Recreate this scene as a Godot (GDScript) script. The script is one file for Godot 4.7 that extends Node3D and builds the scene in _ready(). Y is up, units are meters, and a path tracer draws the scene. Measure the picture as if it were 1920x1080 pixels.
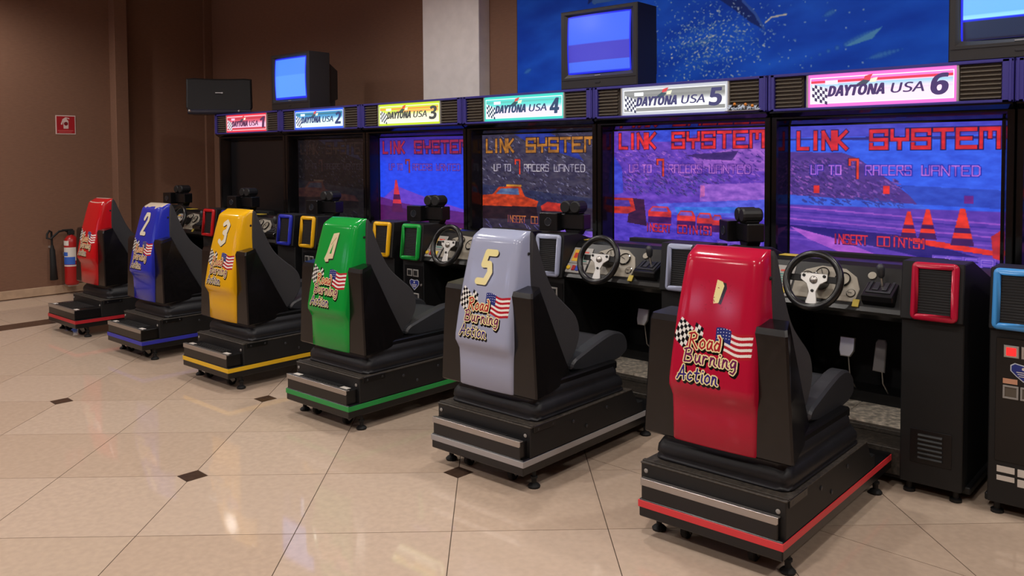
extends Node3D
# An arcade hall: a row of linked racing machines along a mural wall.
# Frame: x runs along the row of machines, y up, z away from the mural wall. P(u, y, v) takes v as the distance towards that wall.

const SP := 1.171          # spacing of the machines
const LEFT := -5.673       # inner face of the wall at the end of the row
const BACK := 2.46         # v of the mural wall
const RIGHT := 6.6
const FRONT := -5.6
const TOP := 3.4
var M := {}
var cache := {}
var taken := {}
var rng := RandomNumberGenerator.new()

func P(u: float, y: float, v: float) -> Vector3:
	return Vector3(u, y, -v)

# ------------------------------------------------------------------ nodes
func numbered(called: String) -> String:
	var n: int = taken.get(called, 0)
	taken[called] = n + 1
	return called if n == 0 else "%s_%03d" % [called, n]

func tag(o: Node, label: String, category: String, group := "") -> void:
	o.set_meta("label", label)
	o.set_meta("category", category)
	if group != "":
		o.set_meta("group", group)

func thing(called: String, label: String, category: String, at := Vector3.ZERO, turn := 0.0, group := "") -> Node3D:
	var o := Node3D.new()
	o.name = numbered(called)
	add_child(o)
	o.position = at
	o.rotation.y = turn
	tag(o, label, category, group)
	return o

func surf() -> SurfaceTool:
	var s := SurfaceTool.new()
	s.begin(Mesh.PRIMITIVE_TRIANGLES)
	return s

func done(s: SurfaceTool) -> ArrayMesh:
	s.generate_normals()
	return s.commit()

func put(called: String, mesh: Mesh, m: Material, parent: Node, at := Transform3D.IDENTITY) -> MeshInstance3D:
	var o := MeshInstance3D.new()
	o.name = called
	o.mesh = mesh
	o.material_override = m
	o.cast_shadow = GeometryInstance3D.SHADOW_CASTING_SETTING_ON
	parent.add_child(o, true)
	o.transform = at
	return o

# a part whose mesh is built once under a key and shared afterwards
func part(key: String, called: String, m: Material, parent: Node, build: Callable, at := Transform3D.IDENTITY) -> MeshInstance3D:
	if not cache.has(key):
		var s := surf()
		build.call(s)
		cache[key] = done(s)
	return put(called, cache[key], m, parent, at)

func structure(called: String, m: Material, build: Callable) -> MeshInstance3D:
	var s := surf()
	build.call(s)
	var o := put(called, done(s), m, self)
	o.set_meta("kind", "structure")
	return o

# ------------------------------------------------------------------ shapes
func tri(s: SurfaceTool, a: Vector3, b: Vector3, c: Vector3) -> void:
	s.add_vertex(a)
	s.add_vertex(c)
	s.add_vertex(b)

func quad(s: SurfaceTool, a: Vector3, b: Vector3, c: Vector3, d: Vector3) -> void:
	tri(s, a, b, c)
	tri(s, a, c, d)

func uvquad(s: SurfaceTool, a: Vector3, b: Vector3, c: Vector3, d: Vector3) -> void:
	# a bottom left, b bottom right, c top right, d top left, seen from the front
	var ps := [a, c, b, a, d, c]
	var us := [Vector2(0, 1), Vector2(1, 0), Vector2(1, 1), Vector2(0, 1), Vector2(0, 0), Vector2(1, 0)]
	for i in 6:
		s.set_uv(us[i])
		s.add_vertex(ps[i])

# chamfered box between u0..u1, y0..y1, v0..v1
func bx(s: SurfaceTool, u0: float, u1: float, y0: float, y1: float, v0: float, v1: float, ch := 0.003) -> void:
	var c := Vector3((u0 + u1) / 2, (y0 + y1) / 2, -(v0 + v1) / 2)
	var h := Vector3((u1 - u0) / 2, (y1 - y0) / 2, (v1 - v0) / 2)
	ch = minf(ch, minf(h.x, minf(h.y, h.z)) * 0.8)
	s.set_smooth_group(-1)
	var f := func(x: int, y: int, z: int, k: int) -> Vector3:
		var d := Vector3(ch, ch, ch)
		d[k] = 0.0
		return c + Vector3(x * (h.x - d.x), y * (h.y - d.y), z * (h.z - d.z))
	for k in 3:
		var i := (k + 1) % 3
		var j := (k + 2) % 3
		for sg in [-1, 1]:
			var cs := []
			for w in [[-1, -1], [1, -1], [1, 1], [-1, 1]]:
				var g := [0, 0, 0]
				g[k] = sg
				g[i] = w[0]
				g[j] = w[1]
				cs.append(f.call(g[0], g[1], g[2], k))
			if sg > 0:
				quad(s, cs[0], cs[1], cs[2], cs[3])
			else:
				quad(s, cs[3], cs[2], cs[1], cs[0])
		for a in [-1, 1]:
			for b in [-1, 1]:
				var g0 := [0, 0, 0]
				g0[i] = a
				g0[j] = b
				var g1 := g0.duplicate()
				g0[k] = -1
				g1[k] = 1
				var p0: Vector3 = f.call(g0[0], g0[1], g0[2], i)
				var p1: Vector3 = f.call(g1[0], g1[1], g1[2], i)
				var p2: Vector3 = f.call(g1[0], g1[1], g1[2], j)
				var p3: Vector3 = f.call(g0[0], g0[1], g0[2], j)
				if a * b > 0:
					quad(s, p0, p3, p2, p1)
				else:
					quad(s, p0, p1, p2, p3)
	for x in [-1, 1]:
		for y in [-1, 1]:
			for z in [-1, 1]:
				var a: Vector3 = f.call(x, y, z, 0)
				var b: Vector3 = f.call(x, y, z, 1)
				var e: Vector3 = f.call(x, y, z, 2)
				if x * y * z > 0:
					tri(s, a, b, e)
				else:
					tri(s, a, e, b)

func inset(pts: PackedVector2Array, d: float) -> PackedVector2Array:
	var out := PackedVector2Array()
	var n := pts.size()
	var sg := -1.0 if Geometry2D.is_polygon_clockwise(pts) else 1.0
	for i in n:
		var a := (pts[i] - pts[(i + n - 1) % n]).normalized()
		var b := (pts[(i + 1) % n] - pts[i]).normalized()
		var na := Vector2(-a.y, a.x) * sg
		var nb := Vector2(-b.y, b.x) * sg
		var m := (na + nb)
		var k := maxf(0.35, 1.0 + na.dot(nb))
		out.append(pts[i] + m / k * d)
	return out

# corners cut twice, for padded outlines
func padded(pts: PackedVector2Array) -> PackedVector2Array:
	for n in 2:
		var out := PackedVector2Array()
		for i in pts.size():
			var b := pts[(i + 1) % pts.size()]
			out.append(pts[i].lerp(b, 0.25))
			out.append(pts[i].lerp(b, 0.75))
		pts = out
	return pts

# a profile pushed along an axis: "u" takes (v, y) points, "v" takes (u, y), "y" takes (u, v)
func at_axis(axis: String, p: Vector2, w: float) -> Vector3:
	if axis == "u":
		return P(w, p.y, p.x)
	if axis == "v":
		return P(p.x, p.y, w)
	return P(p.x, w, p.y)

func prism(s: SurfaceTool, axis: String, pts: PackedVector2Array, w0: float, w1: float, bev := 0.003) -> void:
	s.set_smooth_group(-1)
	var inner := inset(pts, bev) if bev > 0.0 else pts
	var ws := [w0, w0 + bev, w1 - bev, w1] if bev > 0.0 else [w0, w1]
	var rings := []
	for i in ws.size():
		var src := inner if (bev > 0.0 and (i == 0 or i == ws.size() - 1)) else pts
		var r := PackedVector3Array()
		for p in src:
			r.append(at_axis(axis, p, ws[i]))
		rings.append(r)
	var n := pts.size()
	for i in rings.size() - 1:
		for j in n:
			var k := (j + 1) % n
			quad(s, rings[i][j], rings[i][k], rings[i + 1][k], rings[i + 1][j])
	var idx := Geometry2D.triangulate_polygon(inner)
	if idx.is_empty():
		idx = Geometry2D.triangulate_polygon(pts)
	for i in range(0, idx.size(), 3):
		tri(s, rings[0][idx[i]], rings[0][idx[i + 2]], rings[0][idx[i + 1]])
		var e: PackedVector3Array = rings[rings.size() - 1]
		tri(s, e[idx[i]], e[idx[i + 1]], e[idx[i + 2]])

func loft(s: SurfaceTool, rings: Array, closed := true, caps := true, smooth := true) -> void:
	s.set_smooth_group(0 if smooth else -1)
	var n: int = rings[0].size()
	for i in rings.size() - 1:
		for j in (n if closed else n - 1):
			var k := (j + 1) % n
			quad(s, rings[i][j], rings[i][k], rings[i + 1][k], rings[i + 1][j])
	if caps:
		s.set_smooth_group(-1)
		for r in [rings[0], rings[rings.size() - 1]]:
			var c := Vector3.ZERO
			for p in r:
				c += p
			c /= n
			for j in n:
				tri(s, c, r[j], r[(j + 1) % n])

func tube(s: SurfaceTool, path: Array, r, seg := 8, closed := false) -> void:
	var rings := []
	var n := path.size()
	var up := Vector3.UP
	for i in n:
		var a: Vector3 = path[(i + n - 1) % n] if closed else path[maxi(i - 1, 0)]
		var b: Vector3 = path[(i + 1) % n] if closed else path[mini(i + 1, n - 1)]
		var d := (b - a).normalized()
		if absf(d.dot(up)) > 0.95:
			up = Vector3.RIGHT if absf(d.x) < 0.8 else Vector3.BACK
		var x := d.cross(up).normalized()
		var y := x.cross(d)
		up = y
		var rr: float = r[i] if r is Array else r
		var ring := PackedVector3Array()
		for k in seg:
			var t := TAU * k / seg
			ring.append(path[i] + x * cos(t) * rr + y * sin(t) * rr)
		rings.append(ring)
	if closed:
		rings.append(rings[0])
	loft(s, rings, true, not closed, true)

# a turned shape: profile of (radius, height along axis)
func lathe(s: SurfaceTool, at: Vector3, axis: Vector3, prof: Array, seg := 16, smooth := false) -> void:
	var d := axis.normalized()
	var x := d.cross(Vector3.RIGHT if absf(d.x) < 0.8 else Vector3.UP).normalized()
	var y := d.cross(x)
	var rings := []
	for p in prof:
		var ring := PackedVector3Array()
		for k in seg:
			var t := TAU * k / seg
			ring.append(at + d * p[1] + (x * cos(t) + y * sin(t)) * p[0])
		rings.append(ring)
	loft(s, rings, true, true, smooth)

func rrect(u0: float, u1: float, v0: float, v1: float, r: float, y: float, n := 4) -> PackedVector3Array:
	var out := PackedVector3Array()
	for c in [[u1 - r, v1 - r, 0], [u0 + r, v1 - r, 1], [u0 + r, v0 + r, 2], [u1 - r, v0 + r, 3]]:
		for i in n + 1:
			var t: float = (c[2] + float(i) / n) * PI / 2
			out.append(P(c[0] + cos(t) * r, y, c[1] + sin(t) * r))
	return out

# ------------------------------------------------------------------ materials
func mat(c: Color, rough := 0.5, metal := 0.0, spec := 0.5) -> StandardMaterial3D:
	var m := StandardMaterial3D.new()
	m.albedo_color = c
	m.roughness = rough
	m.metallic = metal
	m.metallic_specular = spec
	m.cull_mode = BaseMaterial3D.CULL_DISABLED
	return m

func rgb(r: int, g: int, b: int) -> Color:
	return Color(r / 255.0, g / 255.0, b / 255.0)

func tex(im: Image) -> ImageTexture:
	return ImageTexture.create_from_image(im)

func grain(base: Color, amount: float, freq: float, seed_: int, stretch := Vector2.ONE, size := 256) -> ImageTexture:
	var n := FastNoiseLite.new()
	n.seed = seed_
	n.frequency = freq
	n.fractal_octaves = 4
	var im := Image.create(size, size, false, Image.FORMAT_RGB8)
	for y in size:
		for x in size:
			# wraps round by blending the noise with its shifted self
			var fx := float(x) / size
			var a := n.get_noise_2d(x * stretch.x, y * stretch.y)
			var b := n.get_noise_2d((x - size) * stretch.x, y * stretch.y)
			var k := 1.0 + amount * lerpf(a, b, fx)
			im.set_pixel(x, y, Color(base.r * k, base.g * k, base.b * k))
	return tex(im)

func triplanar(m: StandardMaterial3D, t: Texture2D, scale: float) -> StandardMaterial3D:
	m.albedo_texture = t
	m.albedo_color = Color.WHITE
	m.uv1_triplanar = true
	m.uv1_world_triplanar = true
	m.uv1_scale = Vector3.ONE * scale
	return m

func glow(t: Texture2D, energy: float) -> StandardMaterial3D:
	var m := mat(Color(0.02, 0.02, 0.02), 0.25)
	m.emission_enabled = true
	m.emission_texture = t
	m.emission_energy_multiplier = energy
	return m

func make_materials() -> void:
	M.wall = triplanar(mat(Color.WHITE, 0.85), grain(rgb(124, 90, 71), 0.07, 0.09, 3, Vector2(0.35, 2.2)), 1.6)
	M.base = triplanar(mat(Color.WHITE, 0.45), grain(rgb(186, 158, 132), 0.10, 0.03, 8), 1.1)
	M.column = triplanar(mat(Color.WHITE, 0.8), grain(rgb(224, 217, 213), 0.04, 0.03, 9), 0.9)
	M.ceiling = mat(rgb(205, 196, 184), 0.9)
	var tones := [rgb(200, 178, 158), rgb(197, 174, 154), rgb(203, 181, 162)]
	M.tiles = []
	for i in 3:
		var t := triplanar(mat(Color.WHITE, 0.045, 0.0, 0.5), grain(tones[i], 0.05, 0.12, 20 + i), 0.8)
		M.tiles.append(t)
	M.inset = triplanar(mat(Color.WHITE, 0.2), grain(rgb(74, 56, 46), 0.25, 0.06, 31), 1.5)
	M.grout = mat(rgb(78, 62, 50), 0.9)
	M.black = mat(rgb(13, 13, 15), 0.3)                     # painted steel
	M.black_matt = mat(rgb(14, 14, 16), 0.55)
	M.gloss = mat(rgb(10, 10, 12), 0.12)
	M.dark = mat(rgb(9, 9, 10), 0.8)
	M.panel = triplanar(mat(Color.WHITE, 0.2), grain(rgb(19, 17, 18), 0.5, 0.05, 41), 2.0)     # scuffed plastic
	M.worn_top = triplanar(mat(Color.WHITE, 0.55), grain(rgb(58, 52, 46), 0.6, 0.08, 43), 2.2)   # dusty metal ledge
	M.bellows = triplanar(mat(Color.WHITE, 0.5), grain(rgb(22, 22, 27), 0.35, 0.04, 44), 2.5)
	M.fabric = triplanar(mat(Color.WHITE, 0.85), grain(rgb(52, 51, 54), 0.3, 0.3, 45), 3.0)
	M.vinyl = mat(rgb(46, 47, 51), 0.38)
	M.steel = mat(rgb(176, 172, 168), 0.32, 0.85)
	M.alu = mat(rgb(196, 194, 190), 0.38, 0.7)
	M.footplate = triplanar(mat(Color.WHITE, 0.4, 0.15), grain(rgb(206, 194, 178), 0.45, 0.05, 46), 2.0)
	M.rubber = mat(rgb(16, 16, 17), 0.7)
	M.tread = mat(rgb(16, 16, 18), 0.55)
	M.header = mat(rgb(58, 52, 132), 0.35)
	M.slat = mat(rgb(92, 84, 74), 0.45)
	M.paper = mat(rgb(215, 208, 200), 0.6)
	M.grey = mat(rgb(150, 146, 142), 0.4)
	M.cream = mat(rgb(150, 142, 128), 0.4)
	M.navy = mat(rgb(22, 20, 70), 0.4)
	M.wheel_rim = mat(rgb(18, 18, 19), 0.28)
	M.lens = mat(rgb(40, 42, 48), 0.1)
	M.tv = mat(rgb(34, 31, 32), 0.4)

# ------------------------------------------------------------------ flat pictures (print and screens)
class Pic:
	var im: Image
	var w: int
	var h: int
	func _init(w_: int, h_: int, c: Color) -> void:
		w = w_
		h = h_
		im = Image.create(w, h, false, Image.FORMAT_RGB8)
		im.fill(c)
	func poly(pts: Array, c: Color) -> void:
		var lo := 1e9
		var hi := -1e9
		for p in pts:
			lo = minf(lo, p.y)
			hi = maxf(hi, p.y)
		var n := pts.size()
		for y in range(maxi(0, int(floor(lo))), mini(h, int(ceil(hi)) + 1)):
			var xs := []
			var yy := y + 0.5
			for i in n:
				var a: Vector2 = pts[i]
				var b: Vector2 = pts[(i + 1) % n]
				if (a.y <= yy) != (b.y <= yy):
					xs.append(a.x + (yy - a.y) / (b.y - a.y) * (b.x - a.x))
			xs.sort()
			for i in range(0, xs.size() - 1, 2):
				var x0 := maxi(0, int(round(xs[i])))
				var x1 := mini(w, int(round(xs[i + 1])))
				if x1 > x0:
					im.fill_rect(Rect2i(x0, y, x1 - x0, 1), c)
	func rect(x0: float, y0: float, x1: float, y1: float, c: Color) -> void:
		poly([Vector2(x0, y0), Vector2(x1, y0), Vector2(x1, y1), Vector2(x0, y1)], c)
	func disc(o: Vector2, r: float, c: Color, squash := 1.0) -> void:
		var pts := []
		for i in 16:
			pts.append(o + Vector2(cos(TAU * i / 16) * r, sin(TAU * i / 16) * r * squash))
		poly(pts, c)
	func stroke(pts: Array, width: float, c: Color) -> void:
		for i in pts.size():
			disc(pts[i], width / 2, c)
			if i + 1 < pts.size():
				var a: Vector2 = pts[i]
				var b: Vector2 = pts[i + 1]
				var d := (b - a).normalized().orthogonal() * width / 2
				poly([a + d, b + d, b - d, a - d], c)
	func hard_stroke(pts: Array, width: float, c: Color) -> void:
		for i in pts.size() - 1:
			var a: Vector2 = pts[i]
			var b: Vector2 = pts[i + 1]
			var e := (b - a).normalized() * width / 2
			var d := e.orthogonal()
			poly([a - e + d, b + e + d, b + e - d, a - e - d], c)
	func soften(k: float) -> void:
		im.resize(int(w / k), int(h / k), Image.INTERPOLATE_BILINEAR)
		im.resize(w, h, Image.INTERPOLATE_CUBIC)

var glyphs := {
	"L": [[0, 0, 0, 6, 4, 6]], "I": [[2, 0, 2, 6]], "N": [[0, 6, 0, 0, 4, 6, 4, 0]], "K": [[0, 0, 0, 6], [4, 0, 0.6, 3, 4, 6]],
	"S": [[4, 1.2, 4, 0, 0, 0, 0, 3, 4, 3, 4, 6, 0, 6, 0, 4.8]], "Y": [[0, 0, 0, 3, 4, 3, 4, 0], [2, 3, 2, 6]], "T": [[0, 0, 4, 0], [2, 0, 2, 6]],
	"E": [[4, 0, 0, 0, 0, 6, 4, 6], [0, 3, 3, 3]], "M": [[0, 6, 0, 0, 4, 0, 4, 6], [2, 0, 2, 2.6]], "U": [[0, 0, 0, 6, 4, 6, 4, 0]], "P": [[0, 6, 0, 0, 4, 0, 4, 3, 0, 3]],
	"O": [[0, 0, 4, 0, 4, 6, 0, 6, 0, 0]], "7": [[0, 1.6, 0, 0, 4, 0, 4, 6]], "R": [[0, 6, 0, 0, 4, 0, 4, 3, 0, 3], [1.6, 3, 4, 6]], "A": [[0, 6, 0, 0, 4, 0, 4, 6], [0, 3, 4, 3]],
	"C": [[4, 0, 0, 0, 0, 6, 4, 6]], "W": [[0, 0, 0, 6, 4, 6, 4, 0], [2, 2, 2, 6]], "D": [[0, 0, 3, 0, 4, 1, 4, 5, 3, 6, 0, 6, 0, 0]], "G": [[4, 0, 0, 0, 0, 6, 4, 6, 4, 3.2, 2, 3.2]],
	"(": [[3, 0, 2, 0, 2, 6, 3, 6]], ")": [[1, 0, 2, 0, 2, 6, 1, 6]],
}
# brush script for the logo on the seat backs: x 0..1, y 0 (top) .. 1 (baseline)
var brush := {
	"R": [[0.1, 1, 0.2, 0.05], [0.0, 0.12, 0.5, 0, 0.75, 0.15, 0.7, 0.38, 0.2, 0.52], [0.3, 0.5, 0.85, 1.05]],
	"B": [[0.05, 1, 0.2, 0.05], [0.0, 0.12, 0.5, 0, 0.72, 0.14, 0.65, 0.38, 0.2, 0.48], [0.2, 0.48, 0.7, 0.55, 0.78, 0.78, 0.6, 0.96, 0.05, 1]],
	"A": [[0.0, 1.02, 0.3, 0.6, 0.62, 0.0, 0.75, 1.0], [0.15, 0.7, 0.9, 0.62]],
	"o": [[0.5, 0.42, 0.15, 0.6, 0.12, 0.88, 0.42, 1.0, 0.78, 0.85, 0.8, 0.55, 0.5, 0.42]],
	"a": [[0.75, 0.48, 0.4, 0.44, 0.12, 0.7, 0.2, 0.98, 0.5, 0.95, 0.75, 0.6], [0.78, 0.45, 0.7, 0.85, 0.95, 1.0]],
	"d": [[0.7, 0.55, 0.4, 0.46, 0.1, 0.72, 0.2, 0.98, 0.55, 0.95, 0.78, 0.6], [0.6, 0.05, 0.85, 0.2, 0.85, 0.6, 0.75, 0.98]],
	"u": [[0.15, 0.45, 0.12, 0.85, 0.3, 1.0, 0.6, 0.85, 0.75, 0.45], [0.75, 0.45, 0.72, 0.9, 0.92, 1.0]],
	"r": [[0.2, 0.45, 0.15, 1.0], [0.18, 0.7, 0.45, 0.45, 0.72, 0.5]],
	"n": [[0.2, 0.45, 0.12, 1.0], [0.18, 0.7, 0.45, 0.45, 0.68, 0.52, 0.65, 0.9, 0.9, 1.0]],
	"i": [[0.5, 0.45, 0.42, 0.9, 0.65, 1.0], [0.58, 0.2, 0.6, 0.22]],
	"g": [[0.75, 0.48, 0.4, 0.44, 0.12, 0.7, 0.25, 0.92, 0.55, 0.85, 0.78, 0.5], [0.78, 0.48, 0.75, 1.1, 0.5, 1.35, 0.15, 1.28]],
	"c": [[0.75, 0.52, 0.5, 0.43, 0.18, 0.65, 0.2, 0.92, 0.5, 1.0, 0.8, 0.88]],
	"t": [[0.55, 0.1, 0.4, 0.85, 0.6, 1.0, 0.8, 0.92], [0.2, 0.42, 0.85, 0.38]],
}

func strokes(raw: Array, o: Vector2, sx: float, sy: float, slant := 0.0) -> Array:
	var pts := []
	for i in range(0, raw.size(), 2):
		pts.append(o + Vector2(raw[i] * sx - slant * raw[i + 1] * sy, raw[i + 1] * sy))
	return pts

func block_text(pic: Pic, text: String, x0: float, x1: float, y0: float, y1: float, width: float, c: Color) -> void:
	var n := text.length()
	var adv := (x1 - x0) / (n * 5.4 - 1.4)
	for i in n:
		for g in glyphs.get(text[i], []):
			pic.hard_stroke(strokes(g, Vector2(x0 + i * 5.4 * adv, y0), adv, (y1 - y0) / 6.0), width, c)

func script_text(pic: Pic, text: String, x0: float, base: float, hgt: float, adv: float, grow: float, c: Color, off := Vector2.ZERO, slope := 0.0) -> void:
	var x := x0
	for i in text.length():
		var big: bool = text[i] == text[i].to_upper()
		var w := adv * (1.45 if big else (0.62 if text[i] == "i" else 1.0))
		for g in brush.get(text[i], []):
			pic.stroke(strokes(g, Vector2(x, base - hgt + slope * (x - x0)) + off, w * 0.95, hgt), grow, c)
		x += w

var digits := {
	1: [[0.35, 0.1, 0.6, 0, 0.45, 1]], 2: [[0.1, 0.25, 0.3, 0.02, 0.75, 0.02, 0.85, 0.3, 0.1, 1, 0.8, 1]],
	3: [[0.15, 0.12, 0.5, 0.0, 0.85, 0.15, 0.75, 0.42, 0.4, 0.48, 0.75, 0.55, 0.82, 0.85, 0.45, 1, 0.05, 0.88]],
	4: [[0.7, 1, 0.7, 0, 0.05, 0.7, 0.95, 0.7]], 5: [[0.9, 0.02, 0.3, 0.02, 0.22, 0.42, 0.65, 0.4, 0.8, 0.65, 0.6, 0.98, 0.05, 0.98]],
	6: [[0.8, 0.05, 0.4, 0.2, 0.1, 0.7, 0.4, 1, 0.75, 0.8, 0.6, 0.5, 0.2, 0.6]],
}

# the printed back of a seat shell, one pixel a millimetre: 360 wide, 740 tall, from 1.12 m down to 0.38 m
func shell_print(k: int, c: Color) -> Image:
	var pic := Pic.new(360, 740, c)
	rng.seed = 100 + k
	# scratches and scuffs in the paint
	for i in 60:
		var o := Vector2(rng.randf_range(0, 360), rng.randf_range(60, 740))
		var d := Vector2(rng.randf_range(-14, 14), rng.randf_range(-5, 5))
		var t := rng.randf_range(-0.06, 0.06)
		pic.stroke([o, o + d], rng.randf_range(0.8, 1.6), Color(clampf(c.r + t, 0, 1), clampf(c.g + t, 0, 1), clampf(c.b + t, 0, 1)))
	var to := func(x: float, y: float) -> Vector2: return Vector2(180 + x, 1120 - y)
	# worn, bare tops of the two oldest shells, with ragged lower edges
	if k == 2:
		var rag := [to.call(-140, 1122), to.call(140, 1122)]
		for i in 15:
			rag.append(to.call(138 - i * 19.7, 1072 + rng.randf_range(-3, 5) - (11.0 if i == 3 or i == 11 else 0.0)))
		pic.poly(rag, rgb(206, 190, 172))
	if k == 1:
		pic.stroke([to.call(-140, 1072), to.call(-60, 1066), to.call(60, 1064), to.call(136, 1070), to.call(132, 1050)], 5, rgb(206, 188, 176))
		pic.stroke([to.call(-120, 1098), to.call(120, 1098)], 4, rgb(200, 170, 160))
	# number, italic, cream with a dark shadow, worn on some
	var cream := rgb(236, 224, 160)
	var shade := rgb(46, 40, 42)
	if k == 6:
		pic.poly([to.call(4, 985), to.call(34, 980), to.call(38, 962), to.call(22, 905), to.call(8, 908), to.call(2, 925)], shade)
		pic.poly([to.call(-2, 990), to.call(20, 984), to.call(27, 970), to.call(12, 910), to.call(-8, 906), to.call(-10, 925)], cream)
		for i in 24:
			var o: Vector2 = to.call(rng.randf_range(-60, 60), rng.randf_range(880, 985))
			pic.stroke([o, o + Vector2(rng.randf_range(-8, 8), rng.randf_range(-8, 8))], 2.0, Color(c.r * 0.82, c.g * 0.7, c.b * 0.7))
	elif k == 4:
		for pass_ in 2:
			var off := 7.0 if pass_ == 0 else 0.0
			pic.poly([to.call(off - 8, 1016 - off), to.call(off + 40, 1024 - off), to.call(off + 22, 884 - off), to.call(off - 14, 880 - off), to.call(off - 12, 866 - off), to.call(off - 38, 862 - off), to.call(off - 54, 878 - off), to.call(off - 38, 912 - off)], shade if pass_ == 0 else rgb(222, 206, 170))
		pic.poly([to.call(0, 946), to.call(8, 968), to.call(2, 908), to.call(-14, 908)], c)
		pic.stroke([to.call(-12, 956), to.call(22, 996)], 3, rgb(150, 110, 80))
	elif k != 1:
		var o: Vector2 = to.call(-62, 1004) if k == 5 else to.call(-58, 1022)
		var hh := 134.0 if k == 5 else 142.0
		for pass_ in 2:
			for g in digits[k]:
				var off := Vector2(8, 5) if pass_ == 0 else Vector2.ZERO
				var ps := strokes(g, o + off + Vector2(22, 0), 84, hh, 0.14)
				pic.stroke(ps, 30 if k == 5 else 29, shade if pass_ == 0 else (cream if k == 5 else rgb(226, 218, 196)))
	# chequered flag
	var q := [Vector2(-126, 846), Vector2(-74, 812), Vector2(-104, 738), Vector2(-158, 776)]
	for i in 5:
		for j in 6:
			var f := func(a: float, b: float) -> Vector2:
				var top: Vector2 = q[0].lerp(q[1], a)
				var bot: Vector2 = q[3].lerp(q[2], a)
				var p: Vector2 = top.lerp(bot, b)
				return to.call(p.x, p.y + sin(b * 5.0) * 4.0)
			pic.poly([f.call(i / 5.0, j / 6.0), f.call((i + 1) / 5.0, j / 6.0), f.call((i + 1) / 5.0, (j + 1) / 6.0), f.call(i / 5.0, (j + 1) / 6.0)], rgb(232, 230, 226) if (i + j) % 2 == 0 else rgb(14, 14, 18))
	for i in 3:
		for j in 3:
			var b0 := Vector2(-66 + i * 11, 834 - j * 15 - i * 6)
			pic.poly([to.call(b0.x, b0.y), to.call(b0.x + 11, b0.y - 6), to.call(b0.x + 7, b0.y - 21), to.call(b0.x - 4, b0.y - 15)], rgb(232, 230, 226) if (i + j) % 2 == 1 else rgb(14, 14, 18))
	# stars and stripes
	for j in 9:
		for i in 14:
			var x0 := 16.0 + i * 9.6
			var y0 := 826.0 - j * 9.6 + sin(i * 0.55) * 5.0 - i * 1.0
			var y1 := 826.0 - j * 9.6 + sin((i + 1) * 0.55) * 5.0 - (i + 1) * 1.0
			var canton := i < 6 and j < 5
			var cc := rgb(40, 50, 120) if canton else (rgb(178, 34, 48) if j % 2 == 0 else rgb(236, 230, 226))
			pic.poly([to.call(x0, y0), to.call(x0 + 10, y1), to.call(x0 + 8.5, y1 - 10), to.call(x0 - 1.5, y0 - 10)], cc)
	for i in 5:
		for j in 4:
			pic.disc(to.call(22.0 + i * 11.0, 820.0 - j * 10.5 + sin(i * 0.6) * 4.0), 1.8, rgb(232, 230, 236))
	# three words of brush lettering: black drop, cream rim, coloured core
	var words := [["Road", -88.0, 746.0, 52.0, 29.0], ["Burning", -102.0, 694.0, 48.0, 29.5], ["Action", -124.0, 630.0, 48.0, 27.0]]
	for pass_ in 3:
		for i in 3:
			var wd: Array = words[i]
			var o: Vector2 = to.call(wd[1], wd[2])
			var col: Color = [rgb(12, 10, 14), rgb(240, 226, 168), [rgb(168, 34, 44), rgb(108, 32, 84), rgb(52, 34, 122)][i]][pass_]
			script_text(pic, wd[0], o.x, o.y, wd[3], wd[4], [17.0, 14.5, 6.0][pass_], col, Vector2(6, 7) if pass_ == 0 else Vector2.ZERO, 0.0)
	return pic.im

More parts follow.
